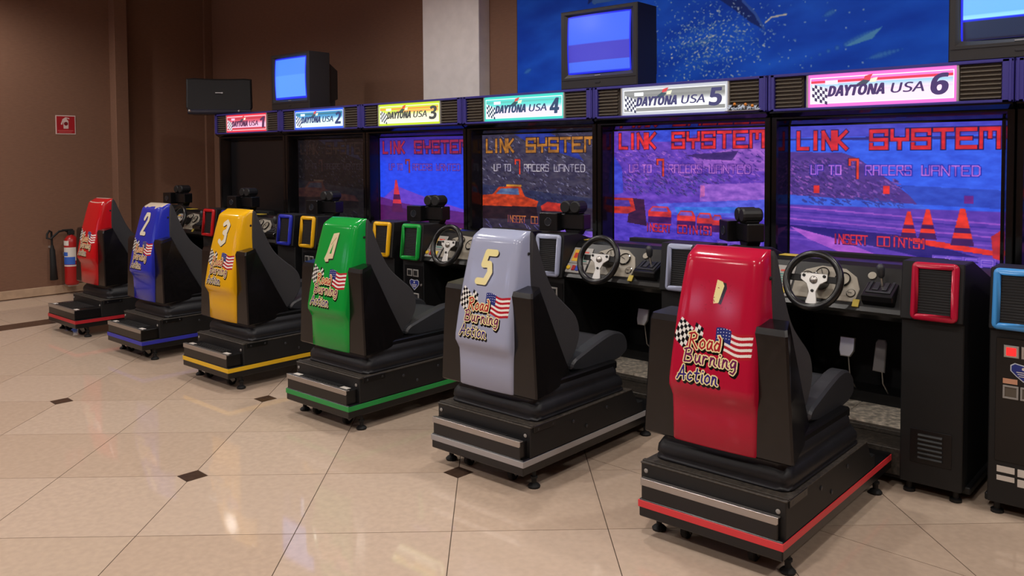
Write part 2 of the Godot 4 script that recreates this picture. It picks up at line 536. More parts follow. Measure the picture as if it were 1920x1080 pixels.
# ---- lit signs of the header: 480 x 112
func sign_print(k: int) -> Image:
	var edge: Color = [rgb(225, 40, 60), rgb(40, 90, 235), rgb(190, 215, 40), rgb(60, 205, 190), rgb(190, 192, 200), rgb(235, 110, 205), rgb(90, 190, 235)][k - 1]
	var top: Color = [rgb(205, 70, 90), rgb(60, 140, 190), rgb(205, 225, 70), rgb(90, 215, 205), rgb(128, 128, 124), rgb(232, 120, 205), rgb(90, 190, 235)][k - 1]
	var band: Color = [rgb(180, 30, 40), rgb(40, 110, 130), rgb(235, 150, 60), rgb(90, 190, 180), rgb(140, 140, 136), rgb(222, 40, 62), rgb(60, 90, 200)][k - 1]
	var low: Color = [rgb(255, 190, 220), rgb(225, 250, 252), rgb(255, 250, 215), rgb(245, 225, 250), rgb(250, 250, 252), rgb(255, 226, 246), rgb(225, 245, 255)][k - 1]
	var pic := Pic.new(480, 112, edge)
	pic.rect(7, 11, 473, 101, Color.WHITE)
	pic.rect(10, 14, 470, 98, top)
	for y in range(14, 98):
		var t := (y - 14) / 84.0
		var c := top.lerp(low, smoothstep(0.25, 0.6, t))
		pic.im.fill_rect(Rect2i(10, y, 460, 1), c)
	pic.rect(10, 22, 470, 31, band)
	if k == 6:
		for y in range(31, 56):
			pic.im.fill_rect(Rect2i(10, y, 460, 1), rgb(130, 205, 235).lerp(low, (y - 31) / 25.0))
		pic.rect(10, 30, 470, 34, rgb(240, 200, 225))
	if k == 3:
		pic.rect(150, 34, 470, 46, rgb(240, 170, 90))
	if k == 1 or k == 5:
		pic.rect(10, 84, 470, 98, band.lerp(top, 0.4))
	pic.rect(60, 22, 104, 36, low)
	# chequered flag at the start of the lettering
	for i in 6:
		for j in 5:
			if (i + j) % 2 == 0:
				continue
			var b := Vector2(14 + i * 9.0, 32 + j * 11.0 + i * 3.0)
			pic.poly([b, b + Vector2(9, 3), b + Vector2(9, 14), b + Vector2(0, 11)], rgb(12, 16, 60))
	for i in 6:
		for j in 5:
			if (i + j) % 2 == 1:
				continue
			var b := Vector2(14 + i * 9.0, 32 + j * 11.0 + i * 3.0)
			pic.poly([b, b + Vector2(9, 3), b + Vector2(9, 14), b + Vector2(0, 11)], Color.WHITE)
	# the little flag and figure over the name
	pic.poly([Vector2(196, 14), Vector2(222, 8), Vector2(212, 24), Vector2(190, 28)], rgb(215, 45, 45))
	pic.poly([Vector2(168, 40), Vector2(190, 26), Vector2(212, 30), Vector2(198, 44), Vector2(176, 46)], rgb(26, 60, 70))
	pic.poly([Vector2(214, 24), Vector2(238, 20), Vector2(232, 36), Vector2(212, 36)], rgb(238, 232, 200))
	return pic.im

# ---- game pictures: 480 x 366, x and y given as shares of the screen
func screen_print(k: int) -> Image:
	var w := 480.0
	var h := 366.0
	rng.seed = 700 + k
	if k == 1:
		var off := Pic.new(480, 366, rgb(24, 22, 24))
		return off.im
	var sky: Color = [rgb(0, 0, 0), rgb(34, 28, 34), rgb(48, 66, 225), rgb(62, 58, 82), rgb(104, 66, 190), rgb(56, 96, 236), rgb(60, 90, 220)][k - 1]
	var pic := Pic.new(480, 366, sky)
	var V := func(x: float, y: float) -> Vector2: return Vector2(x * w, y * h)
	var streaky := func(n: int, x0: float, x1: float, y0: float, y1: float, cols: Array, len_: float) -> void:
		for i in n:
			var o: Vector2 = V.call(rng.randf_range(x0, x1), rng.randf_range(y0, y1))
			var d := Vector2(rng.randf_range(3, len_), rng.randf_range(1, len_ * 0.6))
			pic.stroke([o, o + d], rng.randf_range(1.5, 4.0), cols[rng.randi() % cols.size()])
	if k == 6 or k == 7:
		pic.rect(0, 0, w, 0.085 * h, rgb(76, 74, 200))
		pic.poly([V.call(0, 0.09), V.call(0.5, 0.085), V.call(1, 0.095), V.call(1, 0.11), V.call(0.3, 0.105), V.call(0, 0.1)], rgb(44, 44, 130))
		pic.poly([V.call(0, 0.18), V.call(0.28, 0.19), V.call(0.36, 0.23), V.call(0.5, 0.36), V.call(0.66, 0.52), V.call(0, 0.5)], rgb(84, 56, 140))
		streaky.call(420, 0.0, 0.36, 0.22, 0.48, [rgb(70, 48, 120), rgb(140, 84, 176), rgb(96, 66, 150), rgb(60, 44, 108)], 9.0)
		streaky.call(160, 0.3, 0.56, 0.36, 0.5, [rgb(70, 48, 120), rgb(130, 84, 176), rgb(84, 62, 150)], 8.0)
		pic.poly([V.call(0.56, 0.4), V.call(1, 0.42), V.call(1, 0.53), V.call(0.64, 0.52)], rgb(50, 78, 196))
		pic.poly([V.call(0, 0.48), V.call(0.66, 0.52), V.call(0.74, 0.58), V.call(0, 0.55)], rgb(64, 100, 225))
		streaky.call(60, 0.05, 0.6, 0.49, 0.53, [rgb(60, 70, 160), rgb(56, 62, 150)], 14.0)
		pic.rect(0, 0.55 * h, w, h, rgb(96, 62, 176))
		for i in 9:
			var y := 0.56 + i * 0.027
			pic.poly([V.call(0, y), V.call(1, y + 0.06), V.call(1, y + 0.07), V.call(0, y + 0.012)], [rgb(150, 84, 200), rgb(74, 52, 160), rgb(118, 74, 190)][i % 3])
		pic.poly([V.call(0, 0.69), V.call(0.55, 0.72), V.call(1, 0.86), V.call(1, 0.95), V.call(0.6, 0.84), V.call(0, 0.71)], rgb(46, 32, 120))
		pic.poly([V.call(0, 0.7), V.call(0.25, 0.77), V.call(0.55, 0.9), V.call(0.4, 0.92), V.call(0.1, 0.78)], rgb(170, 90, 205))
		pic.poly([V.call(0, 0.8), V.call(0.3, 0.9), V.call(0.5, 1), V.call(0, 1)], rgb(92, 58, 168))
		for r in [[0.13, 0.41], [0.48, 0.405]]:
			pic.rect(r[0] * w, r[1] * h, (r[0] + 0.03) * w, (r[1] + 0.055) * h, rgb(226, 50, 44))
		pic.rect(0.845 * w, 0.455 * h, 0.885 * w, 0.505 * h, rgb(110, 40, 140))
		pic.poly([V.call(0.52, 0.725), V.call(0.75, 0.75), V.call(1, 0.79), V.call(1, 0.82), V.call(0.7, 0.78)], rgb(232, 52, 36))
		for c in [[0.602, 0.565, 0.05], [0.688, 0.55, 0.055], [0.84, 0.535, 0.068]]:
			var hh: float = c[2] * 3.4
			for b in 4:
				var t0 := [0.0, 0.52, 0.66, 0.8][b] as float
				var t1 := [0.52, 0.66, 0.8, 1.0][b] as float
				pic.poly([V.call(c[0] - c[2] * (0.15 + t0 * 0.6), c[1] + hh * t0), V.call(c[0] + c[2] * (0.15 + t0 * 0.6), c[1] + hh * t0), V.call(c[0] + c[2] * (0.15 + t1 * 0.6), c[1] + hh * t1), V.call(c[0] - c[2] * (0.15 + t1 * 0.6), c[1] + hh * t1)], rgb(236, 58, 40) if b % 2 == 0 else rgb(70, 30, 90))
		pic.poly([V.call(0.96, 0.7), V.call(1, 0.66), V.call(1, 0.84), V.call(0.97, 0.83)], rgb(190, 44, 50))
	elif k == 5:
		pic.poly([V.call(0.22, 0), V.call(0.62, 0), V.call(0.5, 0.1), V.call(0.26, 0.09)], rgb(58, 80, 220))
		pic.poly([V.call(0.55, 0.22), V.call(1, 0.1), V.call(1, 0.32), V.call(0.6, 0.3)], rgb(150, 92, 200))
		streaky.call(420, 0, 1, 0.16, 0.42, [rgb(92, 58, 160), rgb(140, 88, 196), rgb(78, 50, 140), rgb(160, 100, 205)], 12.0)
		streaky.call(360, 0.05, 0.75, 0.34, 0.5, [rgb(62, 58, 140), rgb(84, 72, 168), rgb(70, 46, 120), rgb(110, 76, 176)], 11.0)
		pic.poly([V.call(0, 0.2), V.call(0.06, 0.3), V.call(0.07, 0.5), V.call(0, 0.52)], rgb(66, 74, 210))
		pic.poly([V.call(0.5, 0.2), V.call(0.84, 0.17), V.call(0.8, 0.24), V.call(0.62, 0.23)], rgb(66, 42, 116))
		pic.poly([V.call(0.6, 0.42), V.call(1, 0.4), V.call(1, 0.54), V.call(0.6, 0.55)], rgb(150, 96, 210))
		pic.poly([V.call(0.605, 0.43), V.call(0.63, 0.43), V.call(0.632, 0.51), V.call(0.6, 0.52)], rgb(206, 110, 190))
		pic.poly([V.call(0.3, 0.58), V.call(1, 0.52), V.call(1, 0.66), V.call(0.4, 0.66)], rgb(88, 96, 226))
		pic.poly([V.call(0.43, 0.6), V.call(0.9, 0.58), V.call(0.9, 0.62), V.call(0.45, 0.65)], rgb(60, 116, 226))
		pic.rect(0, 0.66 * h, w, h, rgb(84, 62, 196))
		streaky.call(60, 0, 1, 0.72, 1.0, [rgb(104, 70, 196), rgb(70, 56, 190), rgb(128, 84, 206)], 30.0)
		pic.poly([V.call(0.12, 0.54), V.call(0.22, 0.55), V.call(0.24, 0.76), V.call(0.1, 0.74)], rgb(60, 26, 60))
		pic.poly([V.call(0, 0.545), V.call(0.14, 0.545), V.call(0.16, 0.64), V.call(0.1, 0.67), V.call(0, 0.67)], rgb(196, 52, 40))
		pic.poly([V.call(0, 0.56), V.call(0.11, 0.56), V.call(0.125, 0.61), V.call(0, 0.615)], rgb(84, 60, 160))
		for c in [[0.25, 0.62, 0.16], [0.45, 0.645, 0.12], [0.58, 0.655, 0.1], [0.68, 0.665, 0.06]]:
			pic.poly([V.call(c[0], c[1] + 0.05), V.call(c[0] + c[2], c[1] + 0.05), V.call(c[0] + c[2], c[1] + 0.11), V.call(c[0], c[1] + 0.11)], rgb(70, 24, 90))
			pic.poly([V.call(c[0], c[1] + 0.02), V.call(c[0] + c[2] * 0.2, c[1] - 0.02), V.call(c[0] + c[2] * 0.85, c[1] - 0.02), V.call(c[0] + c[2], c[1] + 0.02), V.call(c[0] + c[2], c[1] + 0.06), V.call(c[0], c[1] + 0.06)], rgb(220, 56, 52))
			pic.poly([V.call(c[0] + c[2] * 0.2, c[1] - 0.01), V.call(c[0] + c[2] * 0.8, c[1] - 0.01), V.call(c[0] + c[2] * 0.85, c[1] + 0.02), V.call(c[0] + c[2] * 0.1, c[1] + 0.02)], rgb(120, 86, 190))
	elif k == 4 or k == 2:
		streaky.call(600, 0, 1, 0.0, 0.55, [rgb(50, 46, 62), rgb(88, 84, 112), rgb(66, 58, 80), rgb(120, 116, 148), rgb(44, 40, 56)], 11.0)
		pic.poly([V.call(0.3, 0), V.call(0.62, 0), V.call(0.8, 0.1), V.call(0.9, 0.24), V.call(0.72, 0.18), V.call(0.4, 0.06)], rgb(40, 56, 150))
		pic.poly([V.call(0, 0.46), V.call(1, 0.56), V.call(1, 0.68), V.call(0, 0.6)], rgb(46, 50, 84))
		streaky.call(60, 0, 0.8, 0.48, 0.6, [rgb(34, 34, 56), rgb(66, 70, 110)], 8.0)
		pic.rect(0, 0.64 * h, w, h, rgb(52, 44, 62))
		pic.poly([V.call(0, 0.56), V.call(0.1, 0.55), V.call(0.16, 0.48), V.call(0.36, 0.47), V.call(0.4, 0.56), V.call(0.52, 0.6), V.call(0.5, 0.66), V.call(0.1, 0.66), V.call(0, 0.68)], rgb(190, 62, 34))
		pic.poly([V.call(0.13, 0.545), V.call(0.18, 0.495), V.call(0.34, 0.49), V.call(0.35, 0.55)], rgb(84, 106, 150))
		pic.rect(0.23 * w, 0.455 * h, 0.37 * w, 0.475 * h, rgb(196, 134, 50))
		pic.poly([V.call(0, 0.66), V.call(0.5, 0.65), V.call(0.52, 0.76), V.call(0, 0.78)], rgb(40, 24, 34))
		pic.poly([V.call(0.54, 0.64), V.call(0.6, 0.6), V.call(0.8, 0.62), V.call(0.86, 0.68), V.call(0.55, 0.68)], rgb(186, 50, 44))
		pic.poly([V.call(0.54, 0.68), V.call(0.86, 0.68), V.call(0.84, 0.76), V.call(0.56, 0.76)], rgb(40, 22, 36))
		streaky.call(70, 0, 1, 0.78, 1.0, [rgb(82, 76, 128), rgb(60, 52, 84), rgb(104, 96, 160)], 40.0)
	elif k == 3:
		for y in range(0, 366):
			var t := y / 366.0
			pic.im.fill_rect(Rect2i(0, y, 480, 1), rgb(60, 40, 150).lerp(rgb(40, 74, 240), smoothstep(0.0, 0.3, t)))
		pic.poly([V.call(0.2, 0.5), V.call(0.45, 0.58), V.call(0.75, 0.66), V.call(1, 0.72), V.call(1, 0.8), V.call(0, 0.72), V.call(0, 0.66)], rgb(104, 66, 200))
		pic.poly([V.call(0, 0.62), V.call(0.3, 0.68), V.call(1, 0.74), V.call(1, 1), V.call(0, 1)], rgb(92, 36, 120))
		pic.poly([V.call(0, 0.7), V.call(0.4, 0.74), V.call(0.8, 0.84), V.call(1, 0.84), V.call(1, 1), V.call(0, 1)], rgb(80, 24, 84))
		for b in 4:
			var t0 := [0.0, 0.45, 0.6, 0.74][b] as float
			var t1 := [0.45, 0.6, 0.74, 1.0][b] as float
			pic.poly([V.call(0.185 - t0 * 0.045, 0.44 + t0 * 0.33), V.call(0.205 + t0 * 0.07, 0.44 + t0 * 0.33), V.call(0.205 + t1 * 0.07, 0.44 + t1 * 0.33), V.call(0.185 - t1 * 0.045, 0.44 + t1 * 0.33)], rgb(208, 52, 62) if b % 2 == 0 else rgb(84, 24, 70))
	# the lettering over the picture
	var title: Color = [rgb(0, 0, 0), rgb(118, 60, 44), rgb(150, 32, 66), rgb(172, 112, 46), rgb(226, 44, 44), rgb(214, 40, 46), rgb(214, 40, 46)][k - 1]
	var ty := 0.015 if k == 5 else 0.035
	for pass_ in 2:
		var g := 12.0 if pass_ == 0 else 8.6
		var c := Color(sky.r * 0.35, sky.g * 0.2, sky.b * 0.35) if pass_ == 0 else title
		block_text(pic, "LINK", 0.045 * w, 0.295 * w, (ty + 0.015) * h, (ty + 0.125) * h, g, c)
		block_text(pic, "SYSTEM", 0.42 * w, 0.985 * w, (ty + 0.015) * h, (ty + 0.125) * h, g, c)
	if k == 3:
		block_text(pic, "SYSTEM", 0.44 * w, 1.0 * w, (ty + 0.035) * h, (ty + 0.14) * h, 4.0, rgb(58, 24, 74))
	var sub: Color = [rgb(0, 0, 0), rgb(112, 92, 118), rgb(128, 76, 168), rgb(196, 192, 206), rgb(186, 118, 214), rgb(190, 112, 222), rgb(190, 112, 222)][k - 1]
	for pass_ in 2:
		var g := 5.5 if pass_ == 0 else 3.0
		var c := Color(sky.r * 0.6, sky.g * 0.4, sky.b * 0.7) if pass_ == 0 else sub
		block_text(pic, "UP", 0.115 * w, 0.175 * w, 0.275 * h, 0.335 * h, g, c)
		block_text(pic, "TO", 0.21 * w, 0.27 * w, 0.275 * h, 0.335 * h, g, c)
		block_text(pic, "RACERS", 0.395 * w, 0.61 * w, 0.275 * h, 0.335 * h, g, c)
		block_text(pic, "WANTED", 0.66 * w, 0.91 * w, 0.275 * h, 0.335 * h, g, c)
	block_text(pic, "7", 0.315 * w, 0.355 * w, 0.235 * h, 0.355 * h, 8.0, rgb(40, 20, 60))
	block_text(pic, "7", 0.315 * w, 0.355 * w, 0.235 * h, 0.355 * h, 6.0, rgb(150, 50, 40) if k < 4 else rgb(222, 62, 40))
	if k >= 4:
		var ic := rgb(190, 110, 50) if k == 4 else rgb(226, 50, 66)
		for pass_ in 2:
			block_text(pic, "INSERT", 0.235 * w, 0.405 * w, 0.738 * h, 0.798 * h, 5.0 if pass_ == 0 else 2.8, rgb(50, 20, 90) if pass_ == 0 else ic)
			block_text(pic, "COIN(S)", 0.455 * w, 0.685 * w, 0.738 * h, 0.798 * h, 5.0 if pass_ == 0 else 2.8, rgb(50, 20, 90) if pass_ == 0 else ic)
		for pass_ in 3:
			block_text(pic, "SEGA", 0.72 * w, 0.97 * w, 0.845 * h, 0.9 * h, [9.0, 6.0, 2.5][pass_], [rgb(130, 90, 205), rgb(80, 56, 180), rgb(150, 110, 215)][pass_])
	if k == 2:
		for y in pic.h:
			for x in pic.w:
				var c := pic.im.get_pixel(x, y)
				var gy := (c.r + c.g + c.b) / 3.0
				pic.im.set_pixel(x, y, Color(lerpf(gy, c.r, 0.45) * 0.3 + 0.05, lerpf(gy, c.g, 0.45) * 0.28 + 0.045, lerpf(gy, c.b, 0.45) * 0.3 + 0.05))
	# uneven, grainy tube picture
	var gn := FastNoiseLite.new()
	gn.seed = 60 + k
	gn.frequency = 0.03
	gn.fractal_octaves = 5
	for y in pic.h:
		for x in pic.w:
			var c := pic.im.get_pixel(x, y)
			var e := 1.0 + ([0.2, 0.4, 0.14, 0.4, 0.38, 0.2, 0.2][k - 1] as float) * gn.get_noise_2d(x * 0.7, y * 1.6)
			pic.im.set_pixel(x, y, Color(c.r * e, c.g * e, c.b * (1.0 + (e - 1.0) * 0.5)))
	pic.soften(1.9)
	return pic.im

func mural_print(u0: float, u1: float, y0: float, y1: float) -> Image:
	var W := 1700
	var H := int(W * (y1 - y0) / (u1 - u0))
	var n := FastNoiseLite.new()
	n.seed = 5
	n.frequency = 0.006
	n.fractal_octaves = 4
	var small := Image.create(340, int(H / 5.0), false, Image.FORMAT_RGB8)
	for y in small.get_height():
		for x in 340:
			var k := n.get_noise_2d(x * 5.0, y * 14.0 + x * 2.2)
			var c := rgb(22, 80, 205)
			small.set_pixel(x, y, Color(c.r + k * 0.05, c.g + k * 0.1, c.b + k * 0.12))
	small.resize(W, H, Image.INTERPOLATE_CUBIC)
	var pic := Pic.new(W, H, Color.BLUE)
	pic.im = small
	var to := func(u: float, y: float) -> Vector2: return Vector2((u - u0) / (u1 - u0) * W, (y1 - y) / (y1 - y0) * H)
	rng.seed = 77
	# pale currents in the water
	for st in [[[1.556, 2.0], [1.876, 2.097], [1.985, 2.142], [2.085, 2.18]], [[1.732, 2.281], [1.824, 2.313]], [[2.0, 2.0], [2.08, 2.016], [2.223, 2.045]], [[0.7, 2.172], [0.9, 2.2], [1.056, 2.218]], [[-0.7, 2.1], [-0.62, 2.13]], [[3.0, 2.3], [3.4, 2.45]]]:
		var pts := []
		for p in st:
			pts.append(to.call(p[0], p[1]))
		for g in 4:
			for i in pts.size() - 1:
				for j in 6:
					var f := (i + j / 6.0) / (pts.size() - 1)
					pic.disc(pts[i].lerp(pts[i + 1], j / 6.0), (5.5 - g * 1.3) * sin(PI * clampf(f, 0.06, 1.0)), rgb(28, 84, 200).lerp(rgb(74, 136, 206), g / 4.0))
	pic.poly([to.call(1.87, 2.088), to.call(1.985, 2.14), to.call(2.09, 2.185), to.call(2.03, 2.117), to.call(1.9, 2.085)], rgb(84, 150, 204))
	# the animal whose dark flipper hangs into view
	var body := [[-0.06, 2.575], [0.1, 2.66], [0.6, 2.6], [0.95, 2.52], [1.04, 2.469], [1.14, 2.395], [1.256, 2.298], [1.356, 2.237], [1.288, 2.354], [1.2, 2.45], [1.5, 2.6], [2.0, 2.78], [2.3, 3.1], [1.6, 3.3], [0.6, 3.2], [0.0, 2.9]]
	var bp := []
	for p in body:
		bp.append(to.call(p[0], p[1]))
	pic.poly(bp, rgb(22, 44, 118))
	pic.stroke([to.call(1.2, 2.445), to.call(1.288, 2.352), to.call(1.35, 2.245)], 4, rgb(54, 92, 180))
	pic.stroke([to.call(0.0, 2.59), to.call(0.3, 2.6), to.call(0.6, 2.56)], 10, rgb(66, 110, 180))
	# spray and bubbles
	for i in 700:
		var a := Vector2(rng.randfn(0.95, 0.2), rng.randfn(2.2, 0.15))
		var s := rng.randf_range(0.8, 2.4)
		var o: Vector2 = to.call(a.x, a.y)
		var d := Vector2(rng.randf_range(-3, 3), rng.randf_range(-2, 2))
		pic.stroke([o, o + d], s, rgb(70, 120, 200).lerp(rgb(214, 218, 214), pow(rng.randf(), 1.6)))
	for i in 120:
		var o: Vector2 = to.call(rng.randf_range(0.5, 2.0), rng.randf_range(1.9, 2.6))
		pic.disc(o, rng.randf_range(0.7, 1.4), rgb(150, 180, 215))
	pic.stroke([to.call(1.36, 2.286), to.call(1.4, 2.314), to.call(1.45, 2.318), to.call(1.5, 2.322)], 2.4, rgb(206, 206, 196))
	pic.soften(1.35)
	return pic.im

# ------------------------------------------------------------------ lettering
func lettering(text: String, parent: Node, m: Material, u0: float, u1: float, y0: float, y1: float, v: float, shear := 0.2, called := "lettering", bold := true) -> void:
	var tm := TextMesh.new()
	var f := SystemFont.new()
	f.font_names = PackedStringArray(["Droid Sans"])
	f.font_weight = 700 if bold else 400
	tm.font = f
	tm.text = text
	tm.font_size = 64
	tm.pixel_size = 0.01
	tm.depth = 0.02
	var box := tm.get_aabb()
	var sx := (u1 - u0 - shear * (y1 - y0)) / maxf(box.size.x, 0.001)
	var sy := (y1 - y0) / maxf(box.size.y, 0.001)
	var b := Basis(Vector3(sx, 0, 0), Vector3(shear * sy, sy, 0), Vector3(0, 0, 0.1))
	var at := P(u0, y0, v) - b * Vector3(box.position.x, box.position.y, 0)
	# a heavy face: the strokes are thickened by laying the word over itself
	var s := SurfaceTool.new()
	for e in [Vector2(-1, 0), Vector2(1, 0), Vector2(0, 0.6), Vector2(0, -0.6)]:
		s.append_from(tm, 0, Transform3D(b, at + Vector3(e.x, e.y, e.x * 0.04 + e.y * 0.02) * (0.0028 if bold else 0.0014)))
	put(called, s.commit(), m, parent)

# ------------------------------------------------------------------ a seat on its base
# colour words and the slide of each seat: [shell colour, stripe colour, slide of the body, sideways offset]
func make_seat(k: int, label: String, shell: Color, stripe: Material, sv: float, dx: float) -> void:
	var t := thing("racing_chair", label, "racing chair", Vector3((k - 4) * SP + dx, 0, 0), 0.0, "racing seats in a row in front of the cabinets")
	var slide := Transform3D(Basis.IDENTITY, P(0, 0, sv))
	part("seat_slab", "base", M.black, t, func(s: SurfaceTool) -> void: bx(s, -0.281, 0.281, 0.08, 0.148, -0.092, 1.02, 0.004))
	part("seat_stripe", "stripe", stripe, t, func(s: SurfaceTool) -> void:
		bx(s, -0.282, 0.2825, 0.117, 0.143, -0.0945, -0.088, 0.001)
		bx(s, 0.2795, 0.2835, 0.117, 0.143, -0.0945, 1.015, 0.001)
		bx(s, -0.2835, -0.2795, 0.117, 0.143, -0.0945, 1.015, 0.001))
	var sk := "step%d" % int(round(sv * 1000))
	part(sk, "step", M.black, t, func(s: SurfaceTool) -> void: bx(s, -0.272, 0.262, 0.146, 0.222, -0.09, sv + 0.01, 0.003))
	part(sk + "e", "step_edge", M.steel, t, func(s: SurfaceTool) -> void:
		prism(s, "v", PackedVector2Array([Vector2(-0.274, 0.2), Vector2(0.258, 0.2), Vector2(0.264, 0.206), Vector2(0.264, 0.2265), Vector2(-0.274, 0.2265)]), -0.0935, -0.0895, 0.0008)
		bx(s, -0.274, 0.264, 0.2215, 0.2265, -0.092, minf(-0.072, sv), 0.001))
	if sv > -0.06:
		part(sk + "t", "tread", M.tread, t, func(s: SurfaceTool) -> void:
			bx(s, -0.19, 0.16, 0.221, 0.2245, -0.072, sv - 0.004, 0.001)
			var n := int((sv + 0.06) / 0.022)
			for i in n:
				for j in 13:
					bx(s, -0.185 + j * 0.0265, -0.166 + j * 0.0265, 0.224, 0.2275, -0.068 + i * 0.022, -0.056 + i * 0.022, 0.001))
	if k <= 4:
		for x in [-0.225, 0.2]:
			part("seat_sticker", "sticker", M.paper, t, func(s: SurfaceTool) -> void: bx(s, -0.03, 0.03, 0, 0.001, -0.016, 0.016, 0.0003), Transform3D(Basis.IDENTITY, P(x, 0.2222, -0.052)))
	part("seat_body", "body", M.black_matt, t, func(s: SurfaceTool) -> void:
		prism(s, "u", PackedVector2Array([Vector2(0, 0.146), Vector2(0, 0.276), Vector2(0.78, 0.276), Vector2(0.83, 0.2), Vector2(0.875, 0.2), Vector2(0.875, 0.146)]), -0.285, 0.282, 0.003), slide)
	part("seat_ledge", "ledge", M.worn_top, t, func(s: SurfaceTool) -> void:
		bx(s, -0.287, 0.285, 0.274, 0.281, -0.002, 0.775, 0.002)
		bx(s, -0.287, 0.285, 0.281, 0.2845, 0.012, 0.03, 0.001), slide)
	for x in [0.2835, -0.2865]:
		part("seat_corner", "corner_plate", M.black, t, func(s: SurfaceTool) -> void: bx(s, -0.003, 0.003, 0.25, 0.279, 0.02, 0.17, 0.002), slide * Transform3D(Basis.IDENTITY, P(x, 0, 0)))
	for b in [[-0.262, 0.25, -0.001, 0], [0.255, 0.24, -0.001, 0], [0.283, 0.262, 0.05, 1], [0.283, 0.262, 0.15, 1], [0.283, 0.235, 0.3, 1], [0.283, 0.24, 0.56, 1], [0.283, 0.19, 0.4, 1]]:
		var turned := Basis.IDENTITY if b[3] == 0 else Basis(Vector3.UP, PI / 2)
		part("bolt", "bolt", M.grey if b[3] == 0 else M.vinyl, t, func(s: SurfaceTool) -> void: lathe(s, Vector3.ZERO, Vector3.BACK, [[0.0085, 0], [0.0085, 0.002], [0.005, 0.004]], 10), slide * Transform3D(turned, P(b[0], b[1], b[2])))
	part("seat_bellows", "bellows", M.bellows, t, func(s: SurfaceTool) -> void:
		var rings := []
		for r in [[0.279, 0.262], [0.284, 0.271], [0.291, 0.27], [0.296, 0.263], [0.31, 0.27], [0.33, 0.268], [0.348, 0.258], [0.36, 0.247], [0.37, 0.25], [0.385, 0.248], [0.405, 0.238]]:
			var ring := rrect(-r[1], r[1] - 0.004, 0.33 - r[1], 0.4 + r[1] * 1.3, 0.045, r[0], 5)
			for i in ring.size():
				ring[i].y += sin(i * 2.1 + r[0] * 60.0) * (0.004 if r[0] > 0.29 else 0.0)
			rings.append(ring)
		loft(s, rings, true, true, true), slide)
	part("seat_carriage", "carriage", M.black, t, func(s: SurfaceTool) -> void: bx(s, -0.235, 0.235, 0.385, 0.425, 0.06, 0.72, 0.006), slide)
	for sg in [-1.0, 1.0]:
		var pn := part("seat_side%d" % int(sg), "side_panel", M.panel, t, func(s: SurfaceTool) -> void:
			# wedge: wide at the back and foot, tapering towards the driver
			var rings := []
			for r in [[0.388, 0.288, 0.036, 0.2, 0.4], [0.394, 0.293, 0.03, 0.204, 0.405], [0.6, 0.281, 0.03, 0.222, 0.275], [0.822, 0.268, 0.032, 0.238, 0.135], [0.842, 0.262, 0.04, 0.236, 0.128]]:
				var ring := PackedVector3Array()
				var c := 0.007
				for p in [Vector2(0.14, r[2]), Vector2(r[1] - c, r[2]), Vector2(r[1], r[2] + c), Vector2(r[3], r[4] - c), Vector2(r[3] - c, r[4]), Vector2(0.14, r[4])]:
					ring.append(P(p.x * sg, r[0] + (0.018 * (p.y - 0.03) / 0.1 if r[0] > 0.8 else 0.0), p.y))
				rings.append(ring)
			loft(s, rings, true, true, false), slide)
		for b in [[0.176, 0.79, 0.029], [0.18, 0.44, 0.029]]:
			part("screw", "screw", M.grey, pn, func(s: SurfaceTool) -> void: lathe(s, Vector3.ZERO, Vector3.BACK, [[0.0075, 0], [0.0075, 0.0025], [0.003, 0.0025], [0.003, 0.001]], 10), Transform3D(Basis.IDENTITY, P(b[0] * sg, b[1], b[2])))
	var sm := mat(Color.WHITE, 0.16, 0.0, 0.4)
	sm.albedo_texture = tex(shell_print(k, shell))
